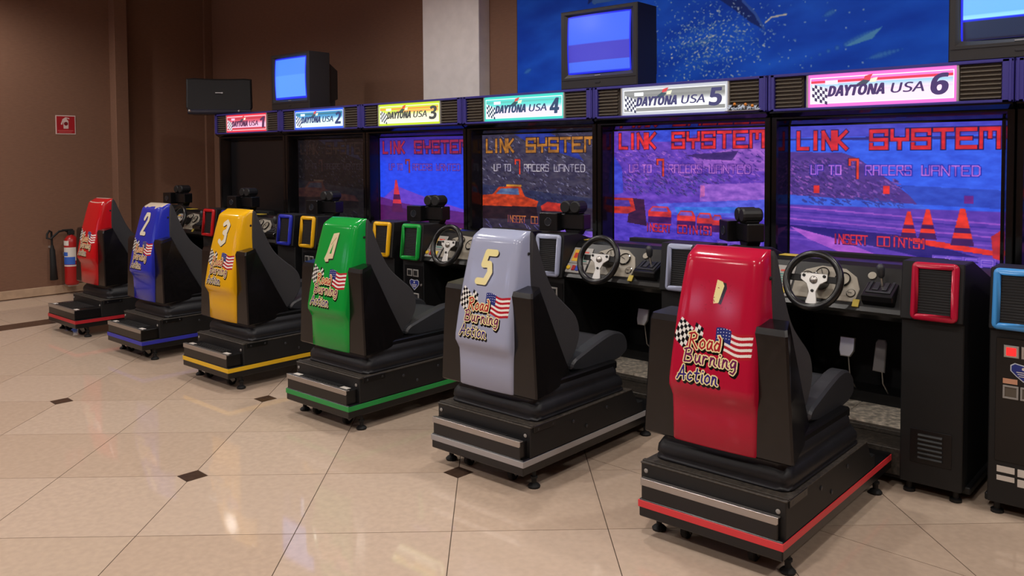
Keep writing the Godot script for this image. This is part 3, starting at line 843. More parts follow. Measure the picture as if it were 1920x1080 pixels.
	var sh := part("seat_shell", "shell", sm, t, func(s: SurfaceTool) -> void:
		# height, back of the face, half width, end of the sides, corner radius
		var hs := [[0.39, 0.026, 0.16, 0.05, 0.012], [0.396, 0.02, 0.163, 0.06, 0.014], [0.5, 0.018, 0.164, 0.06, 0.016], [0.555, 0.014, 0.165, 0.07, 0.018], [0.578, 0.001, 0.166, 0.08, 0.02], [0.6, -0.012, 0.167, 0.09, 0.022], [0.625, -0.012, 0.167, 0.1, 0.024], [0.72, 0.004, 0.165, 0.11, 0.026], [0.85, 0.03, 0.161, 0.15, 0.028], [0.98, 0.062, 0.155, 0.158, 0.03], [1.045, 0.08, 0.151, 0.162, 0.03], [1.06, 0.085, 0.15, 0.163, 0.03], [1.069, 0.093, 0.149, 0.165, 0.03], [1.078, 0.107, 0.148, 0.166, 0.028], [1.094, 0.14, 0.146, 0.168, 0.02], [1.098, 0.15, 0.142, 0.168, 0.014]]
		var rings := []
		for r in hs:
			var ring := PackedVector3Array()
			var half := [Vector2(r[2] + 0.004, r[3]), Vector2(r[2] + 0.003, lerpf(r[1] + r[4], r[3], 0.5)), Vector2(r[2] + 0.001, r[1] + r[4])]
			for i in range(1, 4):
				var a := i / 4.0 * PI / 2
				half.append(Vector2(r[2] - r[4] + cos(a) * r[4], r[1] + r[4] - sin(a) * r[4]))
			# the face is a little bowed; the lip of the bulge dips at its ends
			for x in [r[2] - r[4], 0.1, 0.06, 0.02]:
				half.append(Vector2(x, r[1] - 0.006 * (1.0 - pow(x / r[2], 2))))
			for p in half:
				ring.append(P(p.x, r[0], p.y))
			for i in half.size():
				var p: Vector2 = half[half.size() - 1 - i]
				ring.append(P(-p.x, r[0], p.y))
			rings.append(ring)
		s.set_smooth_group(0)
		for i in rings.size() - 1:
			for j in rings[0].size() - 1:
				for p in [rings[i][j], rings[i + 1][j + 1], rings[i][j + 1], rings[i][j], rings[i + 1][j], rings[i + 1][j + 1]]:
					s.set_uv(Vector2(clampf(p.x / 0.36 + 0.5, 0.002, 0.998), (1.12 - p.y) / 0.74))
					s.add_vertex(p)
		# lid on top
		var e: PackedVector3Array = rings[rings.size() - 1]
		for j in e.size() - 1:
			for p in [P(0, 1.1, 0.165), e[j + 1], e[j]]:
				s.set_uv(Vector2(0.5, 0.03))
				s.add_vertex(p), slide)
	for b in [[0.157, 1.0, 0.14]]:
		part("shell_screw", "screw", M.rubber, sh, func(s: SurfaceTool) -> void: lathe(s, P(b[0] + 0.002, b[1], b[2]), Vector3.RIGHT, [[0.007, 0], [0.007, 0.002], [0.004, 0.004]], 10))
	part("seat_back", "backrest", M.fabric, t, func(s: SurfaceTool) -> void:
		var side := PackedVector2Array([Vector2(0.155, 1.1), Vector2(0.178, 1.085), Vector2(0.2, 1.03), Vector2(0.255, 0.9), Vector2(0.31, 0.81), Vector2(0.39, 0.745), Vector2(0.465, 0.69), Vector2(0.5, 0.64), Vector2(0.508, 0.57), Vector2(0.47, 0.5), Vector2(0.4, 0.425), Vector2(0.13, 0.425), Vector2(0.14, 0.8)])
		for sg in [-1.0, 1.0]:
			prism(s, "u", padded(side), minf(sg * 0.095, sg * 0.168), maxf(sg * 0.095, sg * 0.168), 0.007)
		prism(s, "u", PackedVector2Array([Vector2(0.155, 1.09), Vector2(0.19, 1.07), Vector2(0.24, 0.85), Vector2(0.3, 0.6), Vector2(0.32, 0.45), Vector2(0.14, 0.43)]), -0.1, 0.1, 0.006), slide)
	part("seat_cushion", "cushion", M.vinyl, t, func(s: SurfaceTool) -> void:
		var side := PackedVector2Array([Vector2(0.4, 0.47), Vector2(0.5, 0.5), Vector2(0.62, 0.535), Vector2(0.72, 0.558), Vector2(0.79, 0.555), Vector2(0.85, 0.525), Vector2(0.87, 0.48), Vector2(0.862, 0.435), Vector2(0.76, 0.405), Vector2(0.4, 0.415)])
		for sg in [-1.0, 1.0]:
			prism(s, "u", padded(side), minf(sg * 0.13, sg * 0.2), maxf(sg * 0.13, sg * 0.2), 0.01)
		prism(s, "u", PackedVector2Array([Vector2(0.28, 0.475), Vector2(0.6, 0.49), Vector2(0.76, 0.52), Vector2(0.84, 0.505), Vector2(0.86, 0.44), Vector2(0.76, 0.41), Vector2(0.28, 0.42)]), -0.135, 0.135, 0.006), slide)
	for f in [[-0.255, 0.01], [0.255, 0.01], [-0.255, 0.9], [0.255, 0.9]]:
		part("levelling_foot", "levelling_foot", M.rubber, t, func(s: SurfaceTool) -> void: lathe(s, Vector3.ZERO, Vector3.UP, [[0.026, 0.0], [0.028, 0.008], [0.02, 0.016], [0.011, 0.02], [0.011, 0.04], [0.016, 0.042], [0.016, 0.05], [0.009, 0.052], [0.009, 0.085]], 14), Transform3D(Basis.IDENTITY, P(f[0], 0, f[1])))
	for f in [-0.14, 0.13]:
		var fork := part("caster_fork", "caster", M.steel, t, func(s: SurfaceTool) -> void:
			bx(s, -0.022, 0.022, 0.066, 0.082, -0.03, 0.03, 0.001)
			for sg in [-1.0, 1.0]:
				prism(s, "u", PackedVector2Array([Vector2(-0.024, 0.07), Vector2(0.02, 0.07), Vector2(0.03, 0.03), Vector2(0.012, 0.02)]), sg * 0.018 - 0.002, sg * 0.018 + 0.002, 0.0005), Transform3D(Basis.IDENTITY, P(f, 0, 0.0)))
		part("caster_wheel", "caster_wheel", M.rubber, fork, func(s: SurfaceTool) -> void: lathe(s, P(-0.013, 0.03, 0.016), Vector3.RIGHT, [[0.025, 0], [0.03, 0.004], [0.03, 0.022], [0.025, 0.026]], 16))

# ------------------------------------------------------------------ a cabinet with its screen, dashboard and lit header
func on_dash(u: float, along: float, out := 0.0) -> Transform3D:
	# a place on the slanted face of the dashboard; x runs across, y up the slant, z out of it
	var b := Basis(Vector3.RIGHT, Vector3(0, 0.8, -0.6), Vector3(0, 0.6, 0.8))
	return Transform3D(b, P(u, 0.85, 1.06) + b.y * along + b.z * out)

func make_cabinet(k: int, label: String, colour: Material, energy: float) -> Node3D:
	var t := thing("racing_cabinet", label, "arcade machine", Vector3((k - 4) * SP, 0, 0), 0.0, "racing cabinets along the mural wall")
	var I := Transform3D.IDENTITY
	# housing behind the screen
	part("housing", "housing", M.black_matt, t, func(s: SurfaceTool) -> void:
		bx(s, -0.582, 0.582, 0.05, 1.664, 1.77, 2.3, 0.004)
		bx(s, -0.56, 0.56, 0.03, 0.06, 1.05, 2.25, 0.004))
	part("bezel", "screen_bezel", M.gloss, t, func(s: SurfaceTool) -> void:
		var rect := func(a: float, y0: float, y1: float, v: float) -> PackedVector3Array:
			return PackedVector3Array([P(-a, y0, v), P(a, y0, v), P(a, y1, v), P(-a, y1, v)])
		loft(s, [rect.call(0.582, 0.78, 1.66, 1.78), rect.call(0.582, 0.78, 1.66, 1.664), rect.call(0.578, 0.784, 1.656, 1.66), rect.call(0.552, 0.79, 1.625, 1.66), rect.call(0.546, 0.795, 1.615, 1.672), rect.call(0.522, 0.8, 1.593, 1.75), rect.call(0.512, 0.805, 1.586, 1.752)], true, false, false))
	var sm: Material = glow(tex(screen_print(k)), energy)
	part("screen", "screen", sm, t, func(s: SurfaceTool) -> void:
		s.set_smooth_group(0)
		uvquad(s, P(-0.515, 0.8, 1.7535), P(0.515, 0.8, 1.7535), P(0.515, 1.589, 1.7535), P(-0.515, 1.589, 1.7535)))
	part("visor", "visor", M.gloss, t, func(s: SurfaceTool) -> void: prism(s, "u", PackedVector2Array([Vector2(1.622, 1.664), Vector2(1.622, 1.656), Vector2(1.662, 1.632), Vector2(1.7, 1.64), Vector2(1.7, 1.664)]), -0.578, 0.578, 0.002))
	# lit header
	part("header", "header", M.header, t, func(s: SurfaceTool) -> void:
		bx(s, -0.583, 0.583, 1.664, 1.863, 1.66, 2.05, 0.003)
		bx(s, -0.583, 0.583, 1.847, 1.863, 1.616, 1.665, 0.003)
		bx(s, -0.583, 0.583, 1.664, 1.678, 1.616, 1.665, 0.003)
		for e in [[-0.583, -0.548], [0.535, 0.583]]:
			bx(s, e[0], e[1], 1.664, 1.863, 1.616, 1.665, 0.003)
		for e in [-0.578, 0.563]:
			bx(s, e, e + 0.012, 1.668, 1.859, 1.612, 1.62, 0.002))
	for e in [[-0.472, 0.152], [0.446, 0.178]]:
		var gr := part("grille_back%f" % e[1], "grille", M.slat, t, func(s: SurfaceTool) -> void: bx(s, -e[1] / 2, e[1] / 2, 1.678, 1.847, 1.642, 1.662, 0.002), Transform3D(Basis.IDENTITY, P(e[0], 0, 0)))
		for i in 8:
			part("grille_slat%f" % e[1], "slat", M.slat, gr, func(s: SurfaceTool) -> void: prism(s, "u", PackedVector2Array([Vector2(0.0, -0.006), Vector2(-0.018, -0.003), Vector2(-0.018, 0.001), Vector2(0.0, 0.008)]), -e[1] / 2 + 0.004, e[1] / 2 - 0.004, 0.001), Transform3D(Basis.IDENTITY, P(0, 1.69 + i * 0.0205, 1.642)))
	var gm := glow(tex(sign_print(k)), 1.15)
	var sg := part("sign_face", "lit_sign", gm, t, func(s: SurfaceTool) -> void:
		s.set_smooth_group(-1)
		uvquad(s, P(-0.362, 1.678, 1.622), P(0.347, 1.678, 1.622), P(0.347, 1.847, 1.622), P(-0.362, 1.847, 1.622)))
	part("sign_box", "sign_box", M.grey, sg, func(s: SurfaceTool) -> void:
		bx(s, -0.372, -0.362, 1.678, 1.847, 1.619, 1.66, 0.001)
		bx(s, 0.347, 0.357, 1.678, 1.847, 1.619, 1.66, 0.001)
		bx(s, -0.362, 0.347, 1.68, 1.845, 1.63, 1.66, 0.001))
	lettering("DAYTONA", sg, M.navy, -0.258, 0.032, 1.732, 1.785, 1.6205, 0.22)
	lettering("USA", sg, M.navy, 0.05, 0.215, 1.734, 1.782, 1.6205, 0.22, "lettering", false)
	lettering(str(k), sg, M.navy, 0.232, 0.318, 1.715, 1.815, 1.6205, 0.12)
	var lamp := AreaLight3D.new()
	lamp.name = "sign_lamp"
	lamp.area_size = Vector2(0.7, 0.16)
	lamp.light_color = [rgb(255, 150, 170), rgb(170, 210, 255), rgb(240, 250, 140), rgb(170, 250, 240), rgb(240, 240, 255), rgb(255, 190, 240), rgb(190, 225, 255)][k - 1]
	lamp.light_energy = 0.05
	lamp.shadow_enabled = true
	lamp.position = P(-0.007, 1.762, 1.612)
	t.add_child(lamp)
	if k > 1:
		var sl := AreaLight3D.new()
		sl.name = "screen_lamp"
		sl.area_size = Vector2(1.0, 0.7)
		sl.light_color = [Color.WHITE, rgb(120, 90, 130), rgb(90, 100, 255), rgb(120, 110, 150), rgb(150, 110, 255), rgb(120, 120, 255), rgb(120, 120, 255)][k - 1]
		sl.light_energy = 0.08 * energy * (0.15 if k == 2 else (0.4 if k == 4 else 1.0))
		sl.shadow_enabled = true
		sl.position = P(0, 1.22, 1.74)
		t.add_child(sl)
	# two columns that carry the speakers
	for sd in [-1, 1]:
		var a := -0.54 if sd < 0 else 0.3
		var b := -0.335 if sd < 0 else 0.54
		part("pillar%d" % sd, "speaker_column", M.black_matt, t, func(s: SurfaceTool) -> void:
			prism(s, "u", PackedVector2Array([Vector2(0.995, 0.05), Vector2(0.995, 0.735), Vector2(0.972, 0.748), Vector2(0.998, 0.985), Vector2(1.14, 0.985), Vector2(1.45, 0.885), Vector2(1.77, 0.885), Vector2(1.77, 0.05)]), a, b, 0.004)
			for q in [[a + 0.03, 1.03], [b - 0.03, 1.03]]:
				lathe(s, P(q[0], 0, q[1]), Vector3.UP, [[0.024, 0], [0.024, 0.012], [0.012, 0.016], [0.012, 0.055]], 12))
		var c := (a + b) / 2 + (0.0 if sd < 0 else 0.013)
		# leaning face of the speaker head
		var bs := Basis(Vector3.RIGHT, Vector3(0, 0.237, -0.026).normalized(), Vector3(0, 0.026, 0.237).normalized())
		var at := Transform3D(bs, P(c, 0.8655, 0.9849))
		var fr := part("speaker_frame", "speaker", colour, t, func(s: SurfaceTool) -> void:
			var path := []
			for q in [[0.068, 0.098, 0], [-0.068, 0.098, 1], [-0.068, -0.098, 2], [0.068, -0.098, 3]]:
				for i in 4:
					var an: float = (q[2] + i / 3.0) * PI / 2
					path.append(Vector3(q[0] + cos(an) * 0.008, q[1] + sin(an) * 0.008, 0.009))
			tube(s, path, 0.0145, 10, true), at)
		part("speaker_grille", "speaker_grille", M.black_matt, fr, func(s: SurfaceTool) -> void:
			bx(s, -0.066, 0.066, -0.096, 0.096, -0.006, 0.001, 0.001)
			for i in 17:
				bx(s, -0.064, 0.064, -0.093 + i * 0.011, -0.087 + i * 0.011, -0.0085, -0.005, 0.0006))
	# ventilation plate low on one column
	var vent := part("vent_plate", "vent", M.black, t, func(s: SurfaceTool) -> void: bx(s, 0.342, 0.5, 0.14, 0.282, 0.9905, 0.996, 0.001))
	for i in 6:
		part("louvre", "louvre", M.tread, vent, func(s: SurfaceTool) -> void: prism(s, "u", PackedVector2Array([Vector2(0, -0.007), Vector2(-0.006, -0.006), Vector2(-0.008, -0.002), Vector2(-0.004, 0.004), Vector2(0, 0.006)]), 0.372, 0.468, 0.0015), Transform3D(Basis.IDENTITY, P(0, 0.165 + i * 0.019, 0.9905)))
	for b in [[0.35, 0.148], [0.492, 0.148], [0.35, 0.274], [0.492, 0.274]]:
		part("screw", "screw", M.grey, vent, func(_s: SurfaceTool) -> void: pass, Transform3D(Basis.from_scale(Vector3.ONE * 0.6), P(b[0], b[1], 0.9905)))
	# coin door on the other column
	var coin := part("coin_door", "coin_door", M.black, t, func(s: SurfaceTool) -> void: bx(s, -0.515, -0.3405, 0.22, 0.71, 0.9905, 0.996, 0.001))
	for x in [-0.462, -0.402]:
		var slot := part("coin_slot", "coin_slot", M.alu, coin, func(s: SurfaceTool) -> void:
			prism(s, "v", PackedVector2Array([Vector2(-0.026, -0.024), Vector2(0.026, -0.024), Vector2(0.026, 0.024), Vector2(-0.026, 0.024)]), -0.006, 0.0, 0.002), Transform3D(Basis.IDENTITY, P(x, 0.66, 0.9905)))
		var lit := mat(rgb(60, 8, 10), 0.3)
		if k == 7 and x < -0.45:
			lit = mat(rgb(160, 16, 18), 0.3)
			lit.emission_enabled = true
			lit.emission = rgb(255, 40, 40)
			lit.emission_energy_multiplier = 1.3
		elif k != 7:
			lit = M.dark
		part("coin_button", "coin_button", lit, slot, func(s: SurfaceTool) -> void: bx(s, -0.017, 0.017, -0.016, 0.016, -0.008, -0.004, 0.001))
		var ret := part("coin_return", "coin_return", M.grey, coin, func(s: SurfaceTool) -> void:
			for e in [[-0.027, 0.027, -0.026, -0.019], [-0.027, 0.027, 0.019, 0.026], [-0.027, -0.02, -0.02, 0.02], [0.02, 0.027, -0.02, 0.02]]:
				bx(s, e[0], e[1], e[2], e[3], -0.007, 0.0, 0.001), Transform3D(Basis.IDENTITY, P(x, 0.5, 0.9905)))
		part("return_flap", "return_flap", M.vinyl if k != 7 else M.slat, ret, func(s: SurfaceTool) -> void: bx(s, -0.021, 0.021, -0.02, 0.02, -0.003, -0.0005, 0.001))
	part("coin_lock", "lock", M.steel, coin, func(s: SurfaceTool) -> void: lathe(s, P(-0.352, 0.585, 0.9905), Vector3.BACK, [[0.008, 0], [0.008, 0.005], [0.005, 0.006]], 12))
	var shield := part("shield", "sticker", mat(rgb(200, 206, 216), 0.5), coin, func(s: SurfaceTool) -> void:
		prism(s, "v", PackedVector2Array([Vector2(0, -0.04), Vector2(0.025, -0.02), Vector2(0.045, 0.0), Vector2(0.045, 0.022), Vector2(0.03, 0.032), Vector2(0.0, 0.026), Vector2(-0.03, 0.032), Vector2(-0.045, 0.022), Vector2(-0.045, 0.0), Vector2(-0.025, -0.02)]), -0.001, 0.0, 0.0002), Transform3D(Basis.IDENTITY, P(-0.42, 0.585, 0.9905)))
	part("shield_in", "sticker_print", mat(rgb(34, 48, 130), 0.5), shield, func(s: SurfaceTool) -> void:
		prism(s, "v", PackedVector2Array([Vector2(0, -0.035), Vector2(0.022, -0.018), Vector2(0.041, 0.001), Vector2(0.041, 0.02), Vector2(0.029, 0.028), Vector2(0.0, 0.022), Vector2(-0.029, 0.028), Vector2(-0.041, 0.02), Vector2(-0.041, 0.001), Vector2(-0.022, -0.018)]), -0.0018, -0.0008, 0.0002))
	part("shield_mark", "sticker_mark", M.paper, shield, func(s: SurfaceTool) -> void:
		lathe(s, P(0, 0.012, -0.0016), Vector3.BACK, [[0.006, 0], [0.006, 0.0008]], 10)
		for i in 3:
			bx(s, -0.024 + i * 0.004, 0.024 - i * 0.004, -0.004 - i * 0.008, -0.001 - i * 0.008, -0.0025, -0.0015, 0.0001))
	if k == 7:
		part("price_label", "price_label", mat(rgb(206, 150, 120), 0.6), coin, func(s: SurfaceTool) -> void: bx(s, -0.49, -0.44, 0.532, 0.552, 0.989, 0.991, 0.0003))
	for e in [[-0.507, -0.445, 0.175, 0.2], [-0.507, -0.445, 0.142, 0.162], [-0.435, -0.37, 0.17, 0.2], [-0.435, -0.37, 0.13, 0.16]]:
		if k == 7:
			part("rating_label%f" % (e[0] + e[2]), "rating_label", M.paper, t, func(s: SurfaceTool) -> void: bx(s, e[0], e[1], e[2], e[3], 0.9935, 0.996, 0.0003))
	# footwell with its plate and pedals
	part("footwell", "footwell", M.dark, t, func(s: SurfaceTool) -> void:
		bx(s, -0.336, 0.301, 0.05, 0.92, 1.66, 1.72, 0.002)
		bx(s, -0.336, 0.301, 0.1, 0.26, 1.5, 1.66, 0.002))
	part("footplate", "footplate", M.footplate, t, func(s: SurfaceTool) -> void:
		prism(s, "u", PackedVector2Array([Vector2(1.24, 0.185), Vector2(1.24, 0.2), Vector2(1.64, 0.21), Vector2(1.64, 0.195)]), -0.334, -0.03, 0.002)
		prism(s, "u", PackedVector2Array([Vector2(1.24, 0.185), Vector2(1.24, 0.2), Vector2(1.64, 0.21), Vector2(1.64, 0.195)]), -0.028, 0.299, 0.002))
	part("threshold", "threshold", M.worn_top, t, func(s: SurfaceTool) -> void:
		bx(s, -0.334, 0.299, 0.05, 0.165, 1.03, 1.26, 0.003)
		bx(s, -0.334, 0.299, 0.165, 0.188, 1.2, 1.26, 0.003))
	part("brake", "brake_pedal", M.alu, t, func(s: SurfaceTool) -> void:
		prism(s, "v", PackedVector2Array([Vector2(-0.028, -0.05), Vector2(0.02, -0.05), Vector2(0.037, -0.02), Vector2(0.037, 0.045), Vector2(-0.037, 0.045), Vector2(-0.037, -0.02)]), -0.008, 0.006, 0.004), Transform3D(Basis(Vector3.RIGHT, -0.25), P(-0.068, 0.495, 1.4)))
	part("gas", "accelerator_pedal", M.grey, t, func(s: SurfaceTool) -> void:
		prism(s, "v", PackedVector2Array([Vector2(-0.03, -0.075), Vector2(0.026, -0.078), Vector2(0.026, 0.06), Vector2(0.018, 0.076), Vector2(-0.014, 0.076), Vector2(-0.024, 0.06)]), -0.008, 0.006, 0.004), Transform3D(Basis(Vector3.RIGHT, -0.2), P(0.088, 0.472, 1.4)))
	for x in [-0.067, 0.088]:
		part("pedal_arm", "pedal_arm", M.steel, t, func(s: SurfaceTool) -> void: tube(s, [P(0, 0.48, 1.408), P(0, 0.33, 1.44), P(0, 0.23, 1.56)], 0.004, 6), Transform3D(Basis.IDENTITY, P(x, 0, 0)))
	# dashboard
	part("dash", "dashboard", M.black, t, func(s: SurfaceTool) -> void:
		prism(s, "u", PackedVector2Array([Vector2(1.012, 0.735), Vector2(0.99, 0.752), Vector2(1.0, 0.77), Vector2(1.12, 0.93), Vector2(1.15, 0.945), Vector2(1.2, 0.948), Vector2(1.45, 0.912), Vector2(1.66, 0.9), Vector2(1.66, 0.7), Vector2(1.1, 0.7)]), -0.3365, 0.3015, 0.004))
	var clus := part("cluster", "instrument_panel", M.cream, t, func(s: SurfaceTool) -> void:
		prism(s, "v", PackedVector2Array([Vector2(-0.19, -0.085), Vector2(0.1, -0.085), Vector2(0.11, -0.02), Vector2(0.085, 0.04), Vector2(0.03, 0.078), Vector2(-0.08, 0.085), Vector2(-0.15, 0.06), Vector2(-0.19, 0.01)]), -0.004, 0.003, 0.002), on_dash(0, 0))
	for g in [[-0.135, 0.02, 0.028], [-0.068, 0.042, 0.031], [0.028, 0.02, 0.036], [0.078, -0.045, 0.02]]:
		var ring := part("gauge_ring", "gauge", M.gloss, clus, func(s: SurfaceTool) -> void: lathe(s, Vector3.ZERO, Vector3.BACK, [[1.0, 0], [1.0, 0.25], [0.86, 0.3], [0.84, 0.12]], 24), Transform3D(Basis.from_scale(Vector3.ONE * g[2]), Vector3(g[0], g[1], 0.003)))
		ring.name = "gauge"
		var face := part("gauge_face%f" % g[2], "gauge_face", M.cream, clus, func(s: SurfaceTool) -> void: lathe(s, Vector3.ZERO, Vector3.BACK, [[g[2] * 0.85, 0.0], [g[2] * 0.85, 0.007]], 24), Transform3D(Basis.IDENTITY, Vector3(g[0], g[1], 0.003)))
		face.name = "gauge_face"
		part("needle%f" % g[2], "needle", M.rubber, clus, func(s: SurfaceTool) -> void: bx(s, -0.0012, 0.0012, -0.005, g[2] * 0.7, -0.0112, -0.0095, 0.0003), Transform3D(Basis(Vector3.BACK, 0.9 + g[0] * 7.0), Vector3(g[0], g[1], 0.003)))
	part("dash_dial", "dial", M.cream, t, func(s: SurfaceTool) -> void: lathe(s, Vector3.ZERO, Vector3.BACK, [[0.018, 0], [0.018, 0.005], [0.013, 0.006]], 16), on_dash(0.148, 0.055))
	part("key_plate", "key_plate", mat(rgb(190, 168, 70), 0.5), t, func(s: SurfaceTool) -> void: bx(s, -0.014, 0.014, -0.018, 0.018, -0.006, 0, 0.001), on_dash(0.108, -0.09, 0.002))
	part("dash_card", "instruction_card", mat(rgb(206, 178, 60), 0.5), t, func(s: SurfaceTool) -> void: bx(s, -0.31, -0.2, 0.951, 0.954, 1.15, 1.22, 0.0005), Transform3D(Basis(Vector3.RIGHT, 0.0), Vector3(0, -0.004, 0)))
	# button panel and picture card
	var btn := part("btn_panel", "button_panel", M.grey, t, func(s: SurfaceTool) -> void:
		bx(s, -0.333, -0.2, -0.095, -0.035, -0.008, 0.0, 0.003)
		bx(s, -0.333, -0.2, -0.032, 0.07, -0.004, 0.0, 0.003), on_dash(0, 0))
	for b in [[-0.315, rgb(214, 176, 44), 1], [-0.28, rgb(150, 28, 36), 0], [-0.254, rgb(40, 66, 168), 0], [-0.228, rgb(214, 186, 50), 0]]:
		if b[2] == 1:
			part("start_button", "start_button", mat(b[1], 0.3), btn, func(s: SurfaceTool) -> void: lathe(s, Vector3(b[0], -0.066, 0.008), Vector3.BACK, [[0.013, 0], [0.013, 0.006], [0.009, 0.009]], 16))
		else:
			part("view_button%f" % b[0], "view_button", mat(b[1], 0.3), btn, func(s: SurfaceTool) -> void: bx(s, b[0] - 0.011, b[0] + 0.011, -0.082, -0.05, -0.014, -0.007, 0.002))
	part("card_a", "picture_card", mat(rgb(216, 170, 52), 0.5), btn, func(s: SurfaceTool) -> void:
		bx(s, -0.32, -0.278, -0.02, 0.055, -0.0055, -0.0035, 0.0005))
	part("card_b", "picture_print", mat(rgb(190, 60, 44), 0.5), btn, func(s: SurfaceTool) -> void:
		bx(s, -0.312, -0.288, 0.0, 0.034, -0.0062, -0.005, 0.0004)
		bx(s, -0.268, -0.22, 0.036, 0.046, -0.0052, -0.0035, 0.0004))
	part("card_c", "card_lines", mat(rgb(70, 130, 120), 0.5), btn, func(s: SurfaceTool) -> void:
		for i in 4:
			bx(s, -0.268, -0.215, -0.02 + i * 0.013, -0.013 + i * 0.013, -0.0052, -0.0035, 0.0004))
	# gear lever on its box
	part("shift_box", "shifter_box", M.black, t, func(s: SurfaceTool) -> void:
		prism(s, "u", PackedVector2Array([Vector2(0.982, 0.8), Vector2(0.978, 0.822), Vector2(0.986, 0.828), Vector2(1.11, 0.886), Vector2(1.2, 0.89), Vector2(1.2, 0.74), Vector2(1.08, 0.715)]), 0.135, 0.268, 0.004))
	var gb := Basis(Vector3.RIGHT, Vector3(0, 0.42, -0.9075).normalized(), Vector3(0, 0.9075, 0.42).normalized())
	part("shift_gate", "shift_gate", M.vinyl, t, func(s: SurfaceTool) -> void:
		for e in [[-0.052, 0.052, -0.052, -0.04], [-0.052, 0.052, 0.04, 0.052], [-0.052, -0.04, -0.04, 0.04], [0.04, 0.052, -0.04, 0.04], [-0.03, -0.006, -0.03, 0.03], [0.012, 0.03, -0.03, 0.03]]:
			bx(s, e[0], e[1], e[2], e[3], -0.004, 0, 0.001), Transform3D(gb, P(0.2, 0.857, 1.048)))
	part("shift_lever", "gear_lever", M.steel, t, func(s: SurfaceTool) -> void: tube(s, [P(0.203, 0.85, 1.055), P(0.2, 0.905, 1.045)], 0.006, 8))
	part("shift_knob", "gear_knob", M.vinyl, t, func(s: SurfaceTool) -> void: lathe(s, P(0.2, 0.895, 1.047), P(-0.05, 1, -0.1), [[0.008, 0], [0.015, 0.01], [0.018, 0.035], [0.017, 0.052], [0.008, 0.062]], 12, true))
	# steering wheel
	var wb := Basis(Vector3.RIGHT, -0.32)
	var wt := Transform3D(wb, P(-0.06, 0.872, 0.945))
	var wh := part("wheel_rim", "steering_wheel", M.wheel_rim, t, func(s: SurfaceTool) -> void:
		var path := []
		for i in 36:
			var a := TAU * i / 36
			path.append(Vector3(cos(a) * 0.121, sin(a) * 0.121, 0.0))
		tube(s, path, 0.0165, 10, true), wt)
	part("wheel_spokes", "spokes", M.rubber, wh, func(s: SurfaceTool) -> void:
		bx(s, -0.112, 0.112, -0.004, 0.026, 0.016, 0.022, 0.002))
	part("wheel_plate", "hub_plate", M.alu, wh, func(s: SurfaceTool) -> void:
		prism(s, "v", PackedVector2Array([Vector2(-0.06, 0.034), Vector2(-0.06, 0.004), Vector2(-0.03, -0.016), Vector2(-0.016, -0.05), Vector2(-0.026, -0.105), Vector2(0.026, -0.105), Vector2(0.016, -0.05), Vector2(0.03, -0.016), Vector2(0.06, 0.004), Vector2(0.06, 0.034)]), 0.007, 0.014, 0.002))
	part("wheel_cap", "hub_cap", M.steel, wh, func(s: SurfaceTool) -> void:
		lathe(s, Vector3(0, 0.004, -0.007), Vector3.BACK, [[0.018, 0], [0.017, 0.006], [0.009, 0.011], [0.002, 0.012]], 16, true))
	for b in [[-0.046, 0.022], [0.046, 0.022], [0, -0.045]]:
		part("wheel_screw", "screw", M.rubber, wh, func(s: SurfaceTool) -> void: lathe(s, Vector3.ZERO, Vector3.BACK, [[0.007, 0], [0.007, 0.004], [0.004, 0.005]], 8), Transform3D(Basis.IDENTITY, Vector3(b[0], b[1], -0.0068)))
	part("wheel_column", "steering_column", M.black, t, func(s: SurfaceTool) -> void:
		tube(s, [P(-0.06, 0.872, 0.965), P(-0.06, 0.845, 1.07)], 0.034, 14))
	if k == 7:
		return t
	# camera head on a post beside the screen
	var turn := -0.75 if k == 6 else 0.12
	var cu := -0.47 if k == 6 else -0.39
	var ct := Transform3D(Basis(Vector3.UP, turn), P(cu, 1.05, 1.17))
	var cam := part("cam_body", "camera_head", M.black, t, func(s: SurfaceTool) -> void:
		bx(s, -0.075, 0.085, -0.045, 0.045, -0.045, 0.045, 0.006)
		prism(s, "v", PackedVector2Array([Vector2(-0.05, -0.045), Vector2(-0.03, -0.078), Vector2(0.04, -0.078), Vector2(0.06, -0.045)]), -0.035, 0.035, 0.004)
		tube(s, [Vector3(0.005, -0.07, 0), Vector3(0.005, -0.14, 0)], 0.02, 10), ct)
	part("cam_top", "viewfinder", M.black_matt, cam, func(s: SurfaceTool) -> void:
		for x in [-0.035, 0.03]:
			lathe(s, P(x, 0.085, -0.055), Vector3.FORWARD, [[0.03, 0], [0.036, 0.008], [0.036, 0.09], [0.03, 0.1]], 14)
		bx(s, -0.05, 0.05, 0.045, 0.08, -0.04, 0.035, 0.006))
	part("cam_box", "lamp_box", M.black, cam, func(s: SurfaceTool) -> void:
		bx(s, -0.19, -0.066, -0.055, 0.05, -0.09, 0.0, 0.004))
	part("cam_lens", "lens", M.lens, cam, func(s: SurfaceTool) -> void:
		lathe(s, P(-0.128, -0.003, -0.09), Vector3.BACK, [[0.026, 0], [0.024, 0.004], [0.018, 0.002]], 16))
	return t

